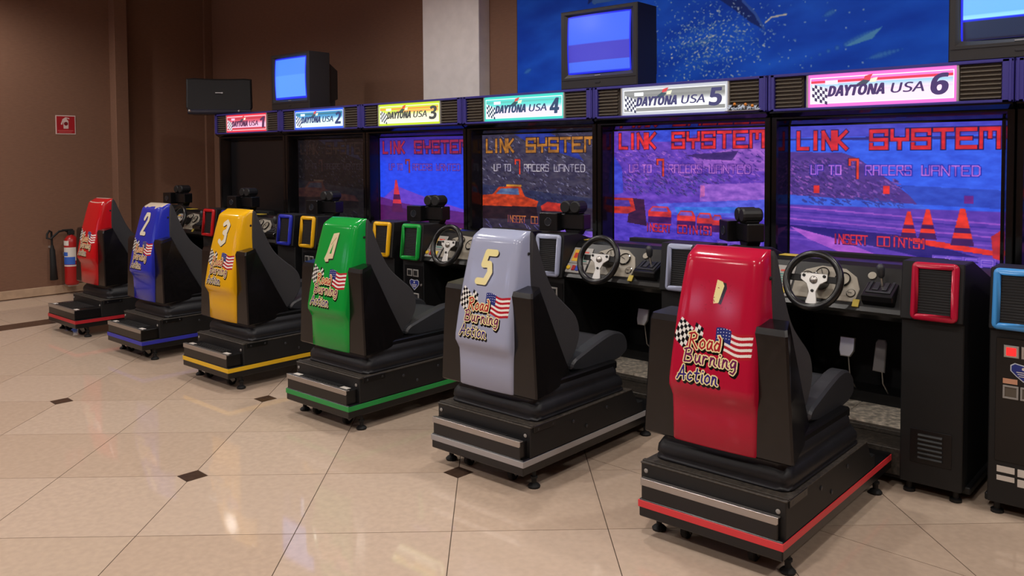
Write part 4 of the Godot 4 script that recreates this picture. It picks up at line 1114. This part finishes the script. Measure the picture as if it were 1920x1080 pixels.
# ------------------------------------------------------------------ other things
func make_tv(label: String, x: float, light: Color, im: Image, energy: float) -> void:
	var t := thing("television", label, "television", P(x, 1.863, 0), 0.0, "televisions standing on the headers")
	part("tv_body", "body", M.tv, t, func(s: SurfaceTool) -> void:
		var r := func(a: float, y0: float, y1: float, v: float) -> PackedVector3Array:
			return PackedVector3Array([P(-a, y0, v), P(a, y0, v), P(a, y1, v), P(-a, y1, v)])
		loft(s, [r.call(0.29, 0.006, 0.5, 1.655), r.call(0.297, 0.0, 0.507, 1.662), r.call(0.295, 0.0, 0.505, 1.86), r.call(0.28, 0.0, 0.49, 1.875), r.call(0.24, 0.06, 0.42, 1.9), r.call(0.2, 0.1, 0.36, 2.02), r.call(0.19, 0.11, 0.35, 2.025)], true, true, false)
		bx(s, -0.22, 0.22, 0.0, 0.09, 1.85, 1.98, 0.006))
	part("tv_bezel", "bezel", M.tv, t, func(s: SurfaceTool) -> void:
		var r := func(a: float, y0: float, y1: float, v: float) -> PackedVector3Array:
			return PackedVector3Array([P(-a, y0, v), P(a, y0, v), P(a, y1, v), P(-a, y1, v)])
		loft(s, [r.call(0.297, 0.0, 0.507, 1.665), r.call(0.297, 0.0, 0.507, 1.644), r.call(0.291, 0.006, 0.501, 1.638), r.call(0.268, 0.074, 0.484, 1.638), r.call(0.243, 0.098, 0.468, 1.652)], true, false, false)
		bx(s, -0.285, 0.285, 0.058, 0.061, 1.634, 1.64, 0.0006)
		bx(s, -0.02, 0.02, 0.03, 0.042, 1.634, 1.64, 0.002))
	part("tv_logo", "maker_plate", M.grey, t, func(s: SurfaceTool) -> void: bx(s, -0.022, 0.022, 0.078, 0.083, 1.6365, 1.6375, 0.0002))
	part("tv_glass", "screen", glow(tex(im), energy), t, func(s: SurfaceTool) -> void:
		# bulging picture tube
		s.set_smooth_group(0)
		var g := func(i: int, j: int) -> Vector3:
			var a := i / 8.0 * 2 - 1
			var b := j / 8.0 * 2 - 1
			return P(a * 0.246, 0.283 + b * 0.188, 1.634 + 0.009 * (a * a + b * b))
		for i in 8:
			for j in 8:
				for q in [[0, 0], [1, 1], [1, 0], [0, 0], [0, 1], [1, 1]]:
					s.set_uv(Vector2((i + q[0]) / 8.0, 1.0 - (j + q[1]) / 8.0))
					s.add_vertex(g.call(i + q[0], j + q[1])))
	var l := AreaLight3D.new()
	l.name = "screen_lamp"
	l.area_size = Vector2(0.47, 0.36)
	l.light_color = light
	l.light_energy = 0.06
	l.shadow_enabled = true
	l.position = P(0, 0.283, 1.62)
	t.add_child(l)

func tv_print(kind: int) -> Image:
	var edge := rgb(30, 40, 230)
	var pic := Pic.new(160, 122, edge)
	if kind == 0:
		pic.rect(4, 4, 156, 116, rgb(78, 140, 255))
		pic.rect(4, 52, 156, 116, rgb(92, 156, 255))
	elif kind == 1:
		pic.rect(3, 3, 157, 118, rgb(70, 108, 250))
		pic.rect(3, 60, 157, 96, rgb(72, 66, 190))
		pic.rect(3, 96, 157, 118, rgb(74, 110, 240))
	else:
		pic.rect(3, 3, 157, 90, rgb(116, 186, 255))
		pic.rect(3, 84, 157, 90, rgb(150, 220, 250))
		pic.rect(3, 93, 157, 122, rgb(30, 28, 50))
	pic.soften(1.6)
	return pic.im

func make_loudspeaker() -> void:
	var turn := atan2(3.74 - (-3.95), 2.72 + 1.75) - 0.1
	var t := thing("wall_loudspeaker", "black box loudspeaker with tiny silver logo left of the television above sign one", "loudspeaker", P(-4.12, 1.8635, 1.7), turn)
	part("ls_body", "body", mat(rgb(11, 11, 16), 0.5), t, func(s: SurfaceTool) -> void:
		var rings := []
		for z in [[-0.11, 0.27, 0.32], [0.05, 0.312, 0.352], [0.09, 0.318, 0.356], [0.104, 0.312, 0.35], [0.11, 0.3, 0.34]]:
			var ring := PackedVector3Array([Vector3(-z[1] + 0.01, 0.05, z[0]), Vector3(z[1] - 0.01, 0.05, z[0]), Vector3(z[1], 0.07, z[0])])
			for i in 9:
				var a := i / 8.0
				ring.append(Vector3(lerpf(z[1], -z[1], a) * 0.985, z[2] + 0.012 * pow(absf(a - 0.5) * 2, 2) - (0.012 if i == 0 or i == 8 else 0.0), z[0]))
			ring.append(Vector3(-z[1], 0.07, z[0]))
			rings.append(ring)
		loft(s, rings, true, true, false))
	part("ls_bar", "base_bar", mat(rgb(48, 48, 62), 0.25), t, func(s: SurfaceTool) -> void:
		tube(s, [Vector3(-0.3, 0.03, 0.09), Vector3(0.3, 0.03, 0.09)], 0.03, 12)
		bx(s, -0.27, 0.27, 0.0, 0.05, -0.08, 0.1, 0.004))
	part("ls_logo", "logo", mat(rgb(220, 220, 226), 0.3), t, func(s: SurfaceTool) -> void:
		bx(s, -0.036, 0.02, 0.212, 0.22, -0.124, -0.11, 0.001)
		bx(s, 0.02, 0.036, 0.209, 0.222, -0.124, -0.11, 0.001))
	part("ls_arm", "wall_arm", M.black, t, func(s: SurfaceTool) -> void:
		tube(s, [Vector3(0, 0.2, -0.09), Vector3(0, 0.2, -0.16), Vector3(0, 0.2, -(BACK - 1.7) / cos(turn))], 0.016, 8))
	for x in [-0.28, 0.19]:
		part("ls_stud", "stud", M.steel, t, func(s: SurfaceTool) -> void: lathe(s, Vector3.ZERO, Vector3.BACK, [[0.012, 0], [0.012, 0.006], [0.006, 0.01]], 12), Transform3D(Basis.IDENTITY, Vector3(x, 0.035, 0.119)))

func make_extinguisher() -> void:
	# the body hangs on a bracket on the wall that closes the row
	var v0 := 0.775
	var t := thing("fire_extinguisher", "red fire extinguisher with white and blue label hung on brown wall", "extinguisher", P(LEFT, 0, v0))
	var red := mat(rgb(170, 30, 30), 0.3)
	part("ex_body", "cylinder", red, t, func(s: SurfaceTool) -> void: lathe(s, P(0.1, 0.1, 0), Vector3.UP, [[0.05, 0], [0.066, 0.012], [0.068, 0.03], [0.068, 0.45], [0.062, 0.485], [0.045, 0.51], [0.024, 0.522], [0.02, 0.54]], 24, true))
	part("ex_label", "label", M.paper, t, func(s: SurfaceTool) -> void:
		for r in [[0.26, 0.4, 0.0685], [0.42, 0.47, 0.0685], [0.2, 0.215, 0.0685]]:
			var rings := []
			for y in [r[0], r[1]]:
				var ring := PackedVector3Array()
				for i in 11:
					var a := deg_to_rad(-20 + i * 14.0 if r[0] != 0.42 else 40 + i * 7.0)
					ring.append(P(0.1, 0.1 + y, 0) + Vector3(cos(a), 0, sin(a)) * r[2])
				rings.append(ring)
			loft(s, rings, false, false, true))
	part("ex_label2", "label_print", mat(rgb(50, 96, 190), 0.5), t, func(s: SurfaceTool) -> void:
		for r in [[0.22, 0.3, 20, 100], [0.31, 0.35, 80, 104]]:
			var rings := []
			for y in [r[0], r[1]]:
				var ring := PackedVector3Array()
				for i in 11:
					var a := deg_to_rad(lerpf(r[2] - 30, r[3], i / 10.0))
					ring.append(P(0.1, 0.1 + y, 0) + Vector3(cos(a), 0, sin(a)) * 0.069)
				rings.append(ring)
			loft(s, rings, false, false, true))
	part("ex_valve", "valve", M.rubber, t, func(s: SurfaceTool) -> void:
		bx(s, 0.075, 0.125, 0.63, 0.675, -0.03, 0.03, 0.005)
		bx(s, 0.085, 0.115, 0.672, 0.69, -0.085, 0.02, 0.004))
	part("ex_hose", "hose", M.rubber, t, func(s: SurfaceTool) -> void:
		var pts := []
		for q in [[0.1, 0.655, -0.02], [0.1, 0.68, -0.06], [0.11, 0.672, -0.12], [0.115, 0.63, -0.17], [0.11, 0.6, -0.2], [0.1, 0.61, -0.235], [0.095, 0.65, -0.23], [0.09, 0.685, -0.205], [0.085, 0.67, -0.185], [0.08, 0.6, -0.182], [0.08, 0.52, -0.18]]:
			pts.append(P(q[0], q[1], q[2]))
		tube(s, pts, 0.011, 8))
	part("ex_horn", "horn", M.rubber, t, func(s: SurfaceTool) -> void: lathe(s, P(0.08, 0.53, -0.18), P(0.0, -1, 0.03), [[0.014, 0], [0.018, 0.03], [0.026, 0.05], [0.03, 0.2], [0.038, 0.36], [0.034, 0.362]], 16, true))
	part("ex_bracket", "bracket", M.alu, t, func(s: SurfaceTool) -> void:
		bx(s, 0.0, 0.05, 0.4, 0.44, -0.05, 0.05, 0.002)
		bx(s, 0.0, 0.14, 0.09, 0.101, -0.05, 0.05, 0.002)
		bx(s, 0.0, 0.012, 0.09, 0.46, -0.03, 0.03, 0.002)
		bx(s, 0.0, 0.09, 0.5, 0.52, -0.19, -0.17, 0.002))

func make_sign() -> void:
	var t := thing("wall_sign", "red square sign with white extinguisher pictogram on brown wall", "sign", P(LEFT, 1.787, 0.79))
	var white := mat(rgb(214, 190, 184), 0.5)
	# faces along +x
	part("sg_plate", "plate", white, t, func(s: SurfaceTool) -> void: bx(s, 0.0, 0.004, -0.1, 0.1, -0.1, 0.1, 0.001))
	part("sg_red", "field", mat(rgb(168, 24, 30), 0.45), t, func(s: SurfaceTool) -> void: bx(s, 0.003, 0.0052, -0.09, 0.09, -0.09, 0.09, 0.0004))
	part("sg_pic", "pictogram", white, t, func(s: SurfaceTool) -> void:
		var shapes := [[[-0.022, -0.04], [0.026, -0.04], [0.028, 0.04], [0.016, 0.056], [0.01, 0.06], [0.01, 0.08], [-0.006, 0.08], [-0.006, 0.06], [-0.014, 0.056], [-0.024, 0.04]], [[0.008, 0.08], [0.036, 0.072], [0.038, 0.06], [0.008, 0.068]], [[-0.006, 0.076], [-0.03, 0.06], [-0.05, 0.005], [-0.036, 0.0], [-0.018, 0.05], [-0.006, 0.062]]]
		for sp in shapes:
			var pts := PackedVector2Array()
			for q in sp:
				pts.append(Vector2(q[0], q[1]))
			prism(s, "u", pts, 0.005, 0.0062, 0.0002))
	part("sg_spot", "pictogram_spot", mat(rgb(120, 24, 26), 0.45), t, func(s: SurfaceTool) -> void: lathe(s, P(0.006, 0.012, 0.002), Vector3.RIGHT, [[0.02, 0], [0.02, 0.0008]], 16))
	part("sg_text", "caption", mat(rgb(196, 84, 84), 0.45), t, func(s: SurfaceTool) -> void:
		bx(s, 0.005, 0.0058, -0.066, -0.056, -0.08, 0.075, 0.0003)
		bx(s, 0.005, 0.0058, -0.082, -0.073, -0.07, 0.06, 0.0003))

func make_garland() -> void:
	var t := thing("tinsel_garland", "crumpled pale tinsel with orange baubles on the header of machine five", "decoration", P(SP + 0.45, 1.679, 1.596))
	rng.seed = 9
	part("tinsel", "tinsel", mat(rgb(186, 200, 220), 0.25), t, func(s: SurfaceTool) -> void:
		for i in 60:
			var o := P(rng.randf_range(-0.095, 0.09), rng.randf_range(0.0, 0.018), rng.randf_range(-0.006, 0.012))
			var d := Vector3(rng.randf_range(-0.02, 0.02), rng.randf_range(0.0, 0.016), rng.randf_range(-0.006, 0.008))
			s.set_smooth_group(-1)
			tri(s, o, o + d, o + d.cross(Vector3(0.3, 0.2, 1)).normalized() * 0.012 + Vector3(0, 0.006, 0)))
	for q in [[-0.045, 0.034], [0.06, 0.022], [0.02, 0.03]]:
		part("bauble", "bauble", mat(rgb(214, 130, 40), 0.3), t, func(s: SurfaceTool) -> void: lathe(s, Vector3.ZERO, Vector3.UP, [[0.001, -0.009], [0.006, -0.007], [0.009, 0], [0.006, 0.007], [0.001, 0.009]], 10, true), Transform3D(Basis.IDENTITY, P(q[0], q[1], -0.004)))
	part("tinsel_tray", "ledge_strip", M.alu, t, func(s: SurfaceTool) -> void: bx(s, -0.1, 0.1, -0.004, 0.0, -0.012, 0.02, 0.001))

# ------------------------------------------------------------------ floor
const TA := Vector2(0.7351, 0.67795)     # tile column axis in (u, v)
const TB := Vector2(-0.67795, 0.7351)    # tile row axis
const TO := Vector2(0.1511, -1.7436)     # a joint crossing
const TS := 0.6

func half_plane(n: Vector2, d: float) -> PackedVector2Array:
	# everything with p.n > d
	var t := n.orthogonal()
	var o := n * d
	return PackedVector2Array([o - t * 40, o - t * 40 + n * 40, o + t * 40 + n * 40, o + t * 40])

func seen(p: Vector2) -> bool:
	# is this spot of the floor inside the picture, with a margin
	var d := P(p.x, 0, p.y) - Vector3(3.7405, 1.4382, 2.7212)
	var f := d.dot(Vector3(-0.66257, -0.04001, -0.74793))
	if f < 0.6:
		return false
	var x := d.dot(Vector3(0.74868, -0.0062, -0.6629)) / f * 1568.6
	var y := 353.7 - d.dot(Vector3(-0.02189, 0.99918, -0.03406)) / f * 1568.6
	return absf(x) < 1250 and y < 1350

func slab(s: SurfaceTool, pts: PackedVector2Array) -> void:
	prism(s, "y", pts, -0.008, 0.0, 0.0)

func make_floor() -> void:
	var fl := structure("floor", M.grout, func(s: SurfaceTool) -> void: bx(s, LEFT - 0.15, RIGHT + 0.15, -0.12, -0.0015, FRONT - 0.15, BACK + 0.15, 0.0))
	var rest := [surf(), surf(), surf(), surf()]
	var room := PackedVector2Array([Vector2(LEFT + 0.002, FRONT), Vector2(RIGHT, FRONT), Vector2(RIGHT, BACK), Vector2(LEFT + 0.002, BACK)])
	var band0 := -4.293
	var band1 := -4.043
	var cutn := (TA + TB).normalized()                            # the joint that crosses the tiles
	var cutd := (TO + TA * 5.28 * TS).dot(cutn)
	var gap := 0.0018
	var lay := func(pts: PackedVector2Array, kind: int, called: String) -> void:
		var c := Vector2.ZERO
		for p in pts:
			c += p
		c /= pts.size()
		if seen(c):
			var s := surf()
			slab(s, pts)
			put(called, done(s), M.inset if kind == 3 else M.tiles[kind], fl)
		else:
			slab(rest[kind], pts)
	rng.seed = 4
	for i in range(-14, 22):
		for j in range(-14, 18):
			var o := TO + TA * (i * TS) + TB * (j * TS)
			# small dark squares stand on every second crossing
			var poly := PackedVector2Array()
			for q in [[0, 0], [1, 0], [1, 1], [0, 1]]:
				var ci: int = i + q[0]
				var cj: int = j + q[1]
				var corner: Vector2 = o + TA * (q[0] * TS) + TB * (q[1] * TS)
				var ix := TA * (gap if q[0] == 0 else -gap)
				var iy := TB * (gap if q[1] == 0 else -gap)
				if posmod(ci, 2) == 1 and posmod(cj, 2) == 1:
					var a: Vector2 = corner + ix + TB * (0.07 if q[1] == 0 else -0.07)
					var b: Vector2 = corner + iy + TA * (0.07 if q[0] == 0 else -0.07)
					if (q[0] == q[1]):
						poly.append(a)
						poly.append(b)
					else:
						poly.append(b)
						poly.append(a)
				else:
					poly.append(corner + ix + iy)
			var kind := rng.randi() % 3
			for half in [half_plane(cutn, cutd + gap), half_plane(-cutn, -cutd + gap)]:
				for piece in Geometry2D.intersect_polygons(poly, half):
					for inside in Geometry2D.intersect_polygons(piece, half_plane(Vector2.RIGHT, band1 + gap)):
						for fin in Geometry2D.intersect_polygons(inside, room):
							lay.call(fin, kind, "tile")
			if posmod(i, 2) == 1 and posmod(j, 2) == 1:
				var dm := PackedVector2Array([o + TA * 0.067, o + TB * 0.067, o - TA * 0.067, o - TB * 0.067])
				for inside in Geometry2D.intersect_polygons(dm, half_plane(Vector2.RIGHT, band1 + gap)):
					for fin in Geometry2D.intersect_polygons(inside, room):
						lay.call(fin, 3, "inset_tile")
	# border: a dark band, then tiles square to the wall
	var v := FRONT
	while v < BACK - 0.01:
		var v1 := minf(v + TS, BACK)
		lay.call(PackedVector2Array([Vector2(band0 + gap, v + gap), Vector2(band1 - gap, v + gap), Vector2(band1 - gap, v1 - gap), Vector2(band0 + gap, v1 - gap)]), 3, "border_tile")
		var u := band0
		while u > LEFT + 0.05:
			var u0 := maxf(u - TS, LEFT + 0.002)
			lay.call(PackedVector2Array([Vector2(u0 + gap, v + gap), Vector2(u - gap, v + gap), Vector2(u - gap, v1 - gap), Vector2(u0 + gap, v1 - gap)]), rng.randi() % 3, "tile")
			u -= TS
		v += TS
	for i in 4:
		var o := put("distant_tiles", done(rest[i]), M.inset if i == 3 else M.tiles[i], fl)
		o.set_meta("kind", "stuff")

# ------------------------------------------------------------------ lamps in the ceiling
func make_downlight(x: float, v: float, energy: float) -> void:
	var t := thing("downlight", "round recessed downlight in the ceiling of the hall", "lamp", P(x, TOP, v), 0.0, "downlights in the ceiling")
	part("dl_ring", "ring", M.alu, t, func(s: SurfaceTool) -> void: lathe(s, Vector3.ZERO, Vector3.DOWN, [[0.1, 0], [0.1, 0.008], [0.085, 0.012], [0.08, 0.004]], 20))
	var g := mat(rgb(255, 240, 220), 0.5)
	g.emission_enabled = true
	g.emission = rgb(255, 226, 190)
	g.emission_energy_multiplier = 4.0
	part("dl_disc", "diffuser", g, t, func(s: SurfaceTool) -> void: lathe(s, Vector3.ZERO, Vector3.DOWN, [[0.079, 0], [0.079, 0.004]], 20))
	var l := SpotLight3D.new()
	l.name = "lamp"
	l.light_color = rgb(255, 249, 242)
	l.light_energy = energy
	l.light_size = 0.07
	l.spot_range = 14.0
	l.spot_attenuation = 2.0
	l.spot_angle = 82.0
	l.spot_angle_attenuation = 0.5
	l.shadow_enabled = true
	l.rotation_degrees.x = -90
	l.position = Vector3(0, -0.03, 0)
	t.add_child(l)

func make_wall_lamp(x: float, y: float) -> void:
	var t := thing("wall_lamp", "cool white wall lamp across the hall from the machines", "lamp", P(x, y, FRONT), 0.0, "cool white lamps on the far wall")
	part("wl_box", "housing", M.alu, t, func(s: SurfaceTool) -> void: bx(s, -0.2, 0.2, -0.16, 0.16, 0.0, 0.06, 0.004))
	var g := mat(rgb(230, 236, 255), 0.5)
	g.emission_enabled = true
	g.emission = rgb(205, 215, 255)
	g.emission_energy_multiplier = 9.0
	part("wl_face", "diffuser", g, t, func(s: SurfaceTool) -> void: bx(s, -0.18, 0.18, -0.14, 0.14, 0.055, 0.066, 0.002))
	var l := AreaLight3D.new()
	l.name = "lamp"
	l.area_size = Vector2(0.34, 0.26)
	l.light_color = rgb(205, 215, 255)
	l.light_energy = 0.2
	l.shadow_enabled = true
	l.rotation.y = PI
	l.position = P(0, 0, 0.075)
	t.add_child(l)

# ------------------------------------------------------------------ the scene
func _ready() -> void:
	# camera: a shifted lens, held almost level
	var cam := Camera3D.new()
	cam.name = "camera"
	cam.projection = Camera3D.PROJECTION_FRUSTUM
	cam.near = 0.05
	cam.far = 60.0
	cam.size = 2.0 * 540.0 / 1568.6 * 0.05
	cam.frustum_offset = Vector2(0, -(540.0 - 353.67) / 1568.6 * 0.05)
	cam.transform = Transform3D(Basis(Vector3(0.74868, -0.0062, -0.6629), Vector3(-0.02189, 0.99918, -0.03406), Vector3(0.66257, 0.04001, 0.74793)).orthonormalized(), Vector3(3.7405, 1.4382, 2.7212))
	add_child(cam)
	cam.current = true
	# the air outside the closed hall is dark
	var env := Environment.new()
	env.background_mode = Environment.BG_COLOR
	env.background_color = Color(0, 0, 0)
	env.ambient_light_source = Environment.AMBIENT_SOURCE_BG
	env.tonemap_mode = Environment.TONE_MAPPER_LINEAR
	env.tonemap_exposure = 1.0
	env.sdfgi_enabled = true
	env.ssao_enabled = true
	env.ssil_enabled = true
	var we := WorldEnvironment.new()
	we.name = "environment"
	we.environment = env
	add_child(we)
	make_materials()
	# lamps of the hall
	for q in [[-4.6, -0.9, 4.00], [-4.3, -3.6, 2.60], [-1.2, 0.5, 2.40], [0.9, 0.7, 1.95], [3.2, 0.9, 1.87], [5.4, 0.9, 1.87], [-1.9, -1.4, 1.70], [0.7, -1.5, 2.30], [2.5, -1.4, 2.80], [5.2, -1.0, 2.45], [-2.4, -3.6, 2.30], [0.6, -3.4, 2.00], [3.4, -3.4, 2.40]]:
		make_downlight(q[0], q[1], q[2])
	for q in [[-1.5, 2.48], [-0.2, 2.42], [-5.3, 2.5], [-3.95, 2.47]]:
		make_wall_lamp(q[0], q[1])
	# the hall
	make_floor()
	structure("ceiling", M.ceiling, func(s: SurfaceTool) -> void: bx(s, LEFT - 0.15, RIGHT + 0.15, TOP, TOP + 0.12, FRONT - 0.15, BACK + 0.15, 0.0))
	structure("wall_left", M.wall, func(s: SurfaceTool) -> void:
		bx(s, LEFT - 0.15, LEFT, 0, TOP, FRONT, BACK + 0.15, 0.0)
		bx(s, LEFT - 0.01, LEFT + 0.14, 0, TOP, 1.26, 1.4, 0.004)
		bx(s, LEFT - 0.01, LEFT + 0.035, 0, TOP, BACK - 0.1, BACK, 0.004))
	structure("wall_back", M.wall, func(s: SurfaceTool) -> void: bx(s, LEFT, RIGHT + 0.15, 0, TOP, BACK, BACK + 0.15, 0.0))
	structure("wall_right", M.wall, func(s: SurfaceTool) -> void: bx(s, RIGHT, RIGHT + 0.15, 0, TOP, FRONT, BACK, 0.0))
	structure("wall_front", M.wall, func(s: SurfaceTool) -> void: bx(s, LEFT - 0.15, RIGHT + 0.15, 0, TOP, FRONT - 0.15, FRONT, 0.0))
	structure("baseboard_left", M.base, func(s: SurfaceTool) -> void:
		bx(s, LEFT - 0.002, LEFT + 0.014, 0.008, 0.096, FRONT, 1.26, 0.003)
		bx(s, LEFT - 0.002, LEFT + 0.014, 0.008, 0.096, 1.4, BACK, 0.003))
	structure("trim_1", M.column, func(s: SurfaceTool) -> void: bx(s, -1.778, -1.093, 0, TOP, BACK - 0.13, BACK + 0.01, 0.004))
	var mp := mat(Color.WHITE, 0.6, 0.0, 0.25)
	mp.albedo_texture = tex(mural_print(-0.77, RIGHT, 0.9, TOP))
	var mural := thing("mural", "blue underwater mural with spray and a dark flipper on back wall", "mural", P(-0.77, 0.9, BACK))
	part("mural_sheet", "sheet", mp, mural, func(s: SurfaceTool) -> void:
		s.set_smooth_group(-1)
		var w := RIGHT + 0.77
		uvquad(s, P(0, 0, -0.012), P(w, 0, -0.012), P(w, TOP - 0.9, -0.012), P(0, TOP - 0.9, -0.012)))
	part("mural_edge", "backing", M.black_matt, mural, func(s: SurfaceTool) -> void: bx(s, -0.006, RIGHT + 0.77, 0, TOP - 0.9, -0.011, 0.0, 0.0))
	# the machines
	var paint := {1: rgb(186, 20, 26), 2: rgb(38, 48, 172), 3: rgb(228, 172, 22), 4: rgb(18, 150, 58), 5: rgb(158, 164, 190), 6: rgb(180, 20, 54), 7: rgb(70, 150, 220)}
	var words := {1: "red", 2: "dark blue", 3: "yellow", 4: "green", 5: "silver grey", 6: "crimson", 7: "light blue"}
	var numbers := {1: "one", 2: "two", 3: "three", 4: "four", 5: "five", 6: "six"}
	var shows := {1: "switched-off black screen", 2: "faintly glowing dim screen", 3: "blue screen showing one traffic cone", 4: "dim screen with brown title letters", 5: "purple screen with a row of red cars", 6: "blue screen showing three traffic cones"}
	for k in range(1, 8):
		var cm := mat(paint[k], 0.25)
		var lab: String = "black cabinet with light blue speaker frame cut off by the picture edge" if k == 7 else "black racing cabinet under lit sign number %s, %s" % [numbers[k], shows[k]]
		make_cabinet(k, lab, cm, [0.3, 0.7, 0.95, 0.85, 0.85, 0.92, 0.92][k - 1])
	var slides := {1: 0.11, 2: 0.035, 3: 0.013, 4: -0.02, 5: -0.045, 6: -0.07}
	var aside := {1: 0.012, 2: 0.0, 3: -0.02, 4: -0.005, 5: 0.012, 6: -0.022}
	var traits := {1: "red seat shell without number, beside the extinguisher", 2: "dark blue seat shell with faded number two", 3: "yellow seat shell with number three", 4: "green seat shell with torn number four", 5: "silver grey seat shell with number five", 6: "crimson seat shell whose number is nearly worn off"}
	for k in range(1, 7):
		var st: Material = mat(rgb(168, 166, 168), 0.35, 0.3) if k == 5 else mat({1: rgb(186, 34, 46), 2: rgb(48, 52, 178), 3: rgb(236, 188, 30), 4: rgb(34, 150, 70), 6: rgb(226, 58, 66)}[k], 0.4)
		make_seat(k, traits[k] + ", on black base", paint[k], st, slides[k], aside[k])
	# things on and around them
	make_tv("small bulky television with plain light blue picture between signs one and two", -2 * SP - 0.46, rgb(90, 150, 255), tv_print(0), 1.05)
	make_tv("bulky television with banded violet blue picture above signs four and five", SP - 0.56, rgb(90, 110, 255), tv_print(1), 1.05)
	make_tv("bulky television with sky blue picture above sign six, cut off at top", 3 * SP - 0.57, rgb(130, 190, 255), tv_print(2), 1.1)
	make_loudspeaker()
	make_extinguisher()
	make_sign()
	make_garland()
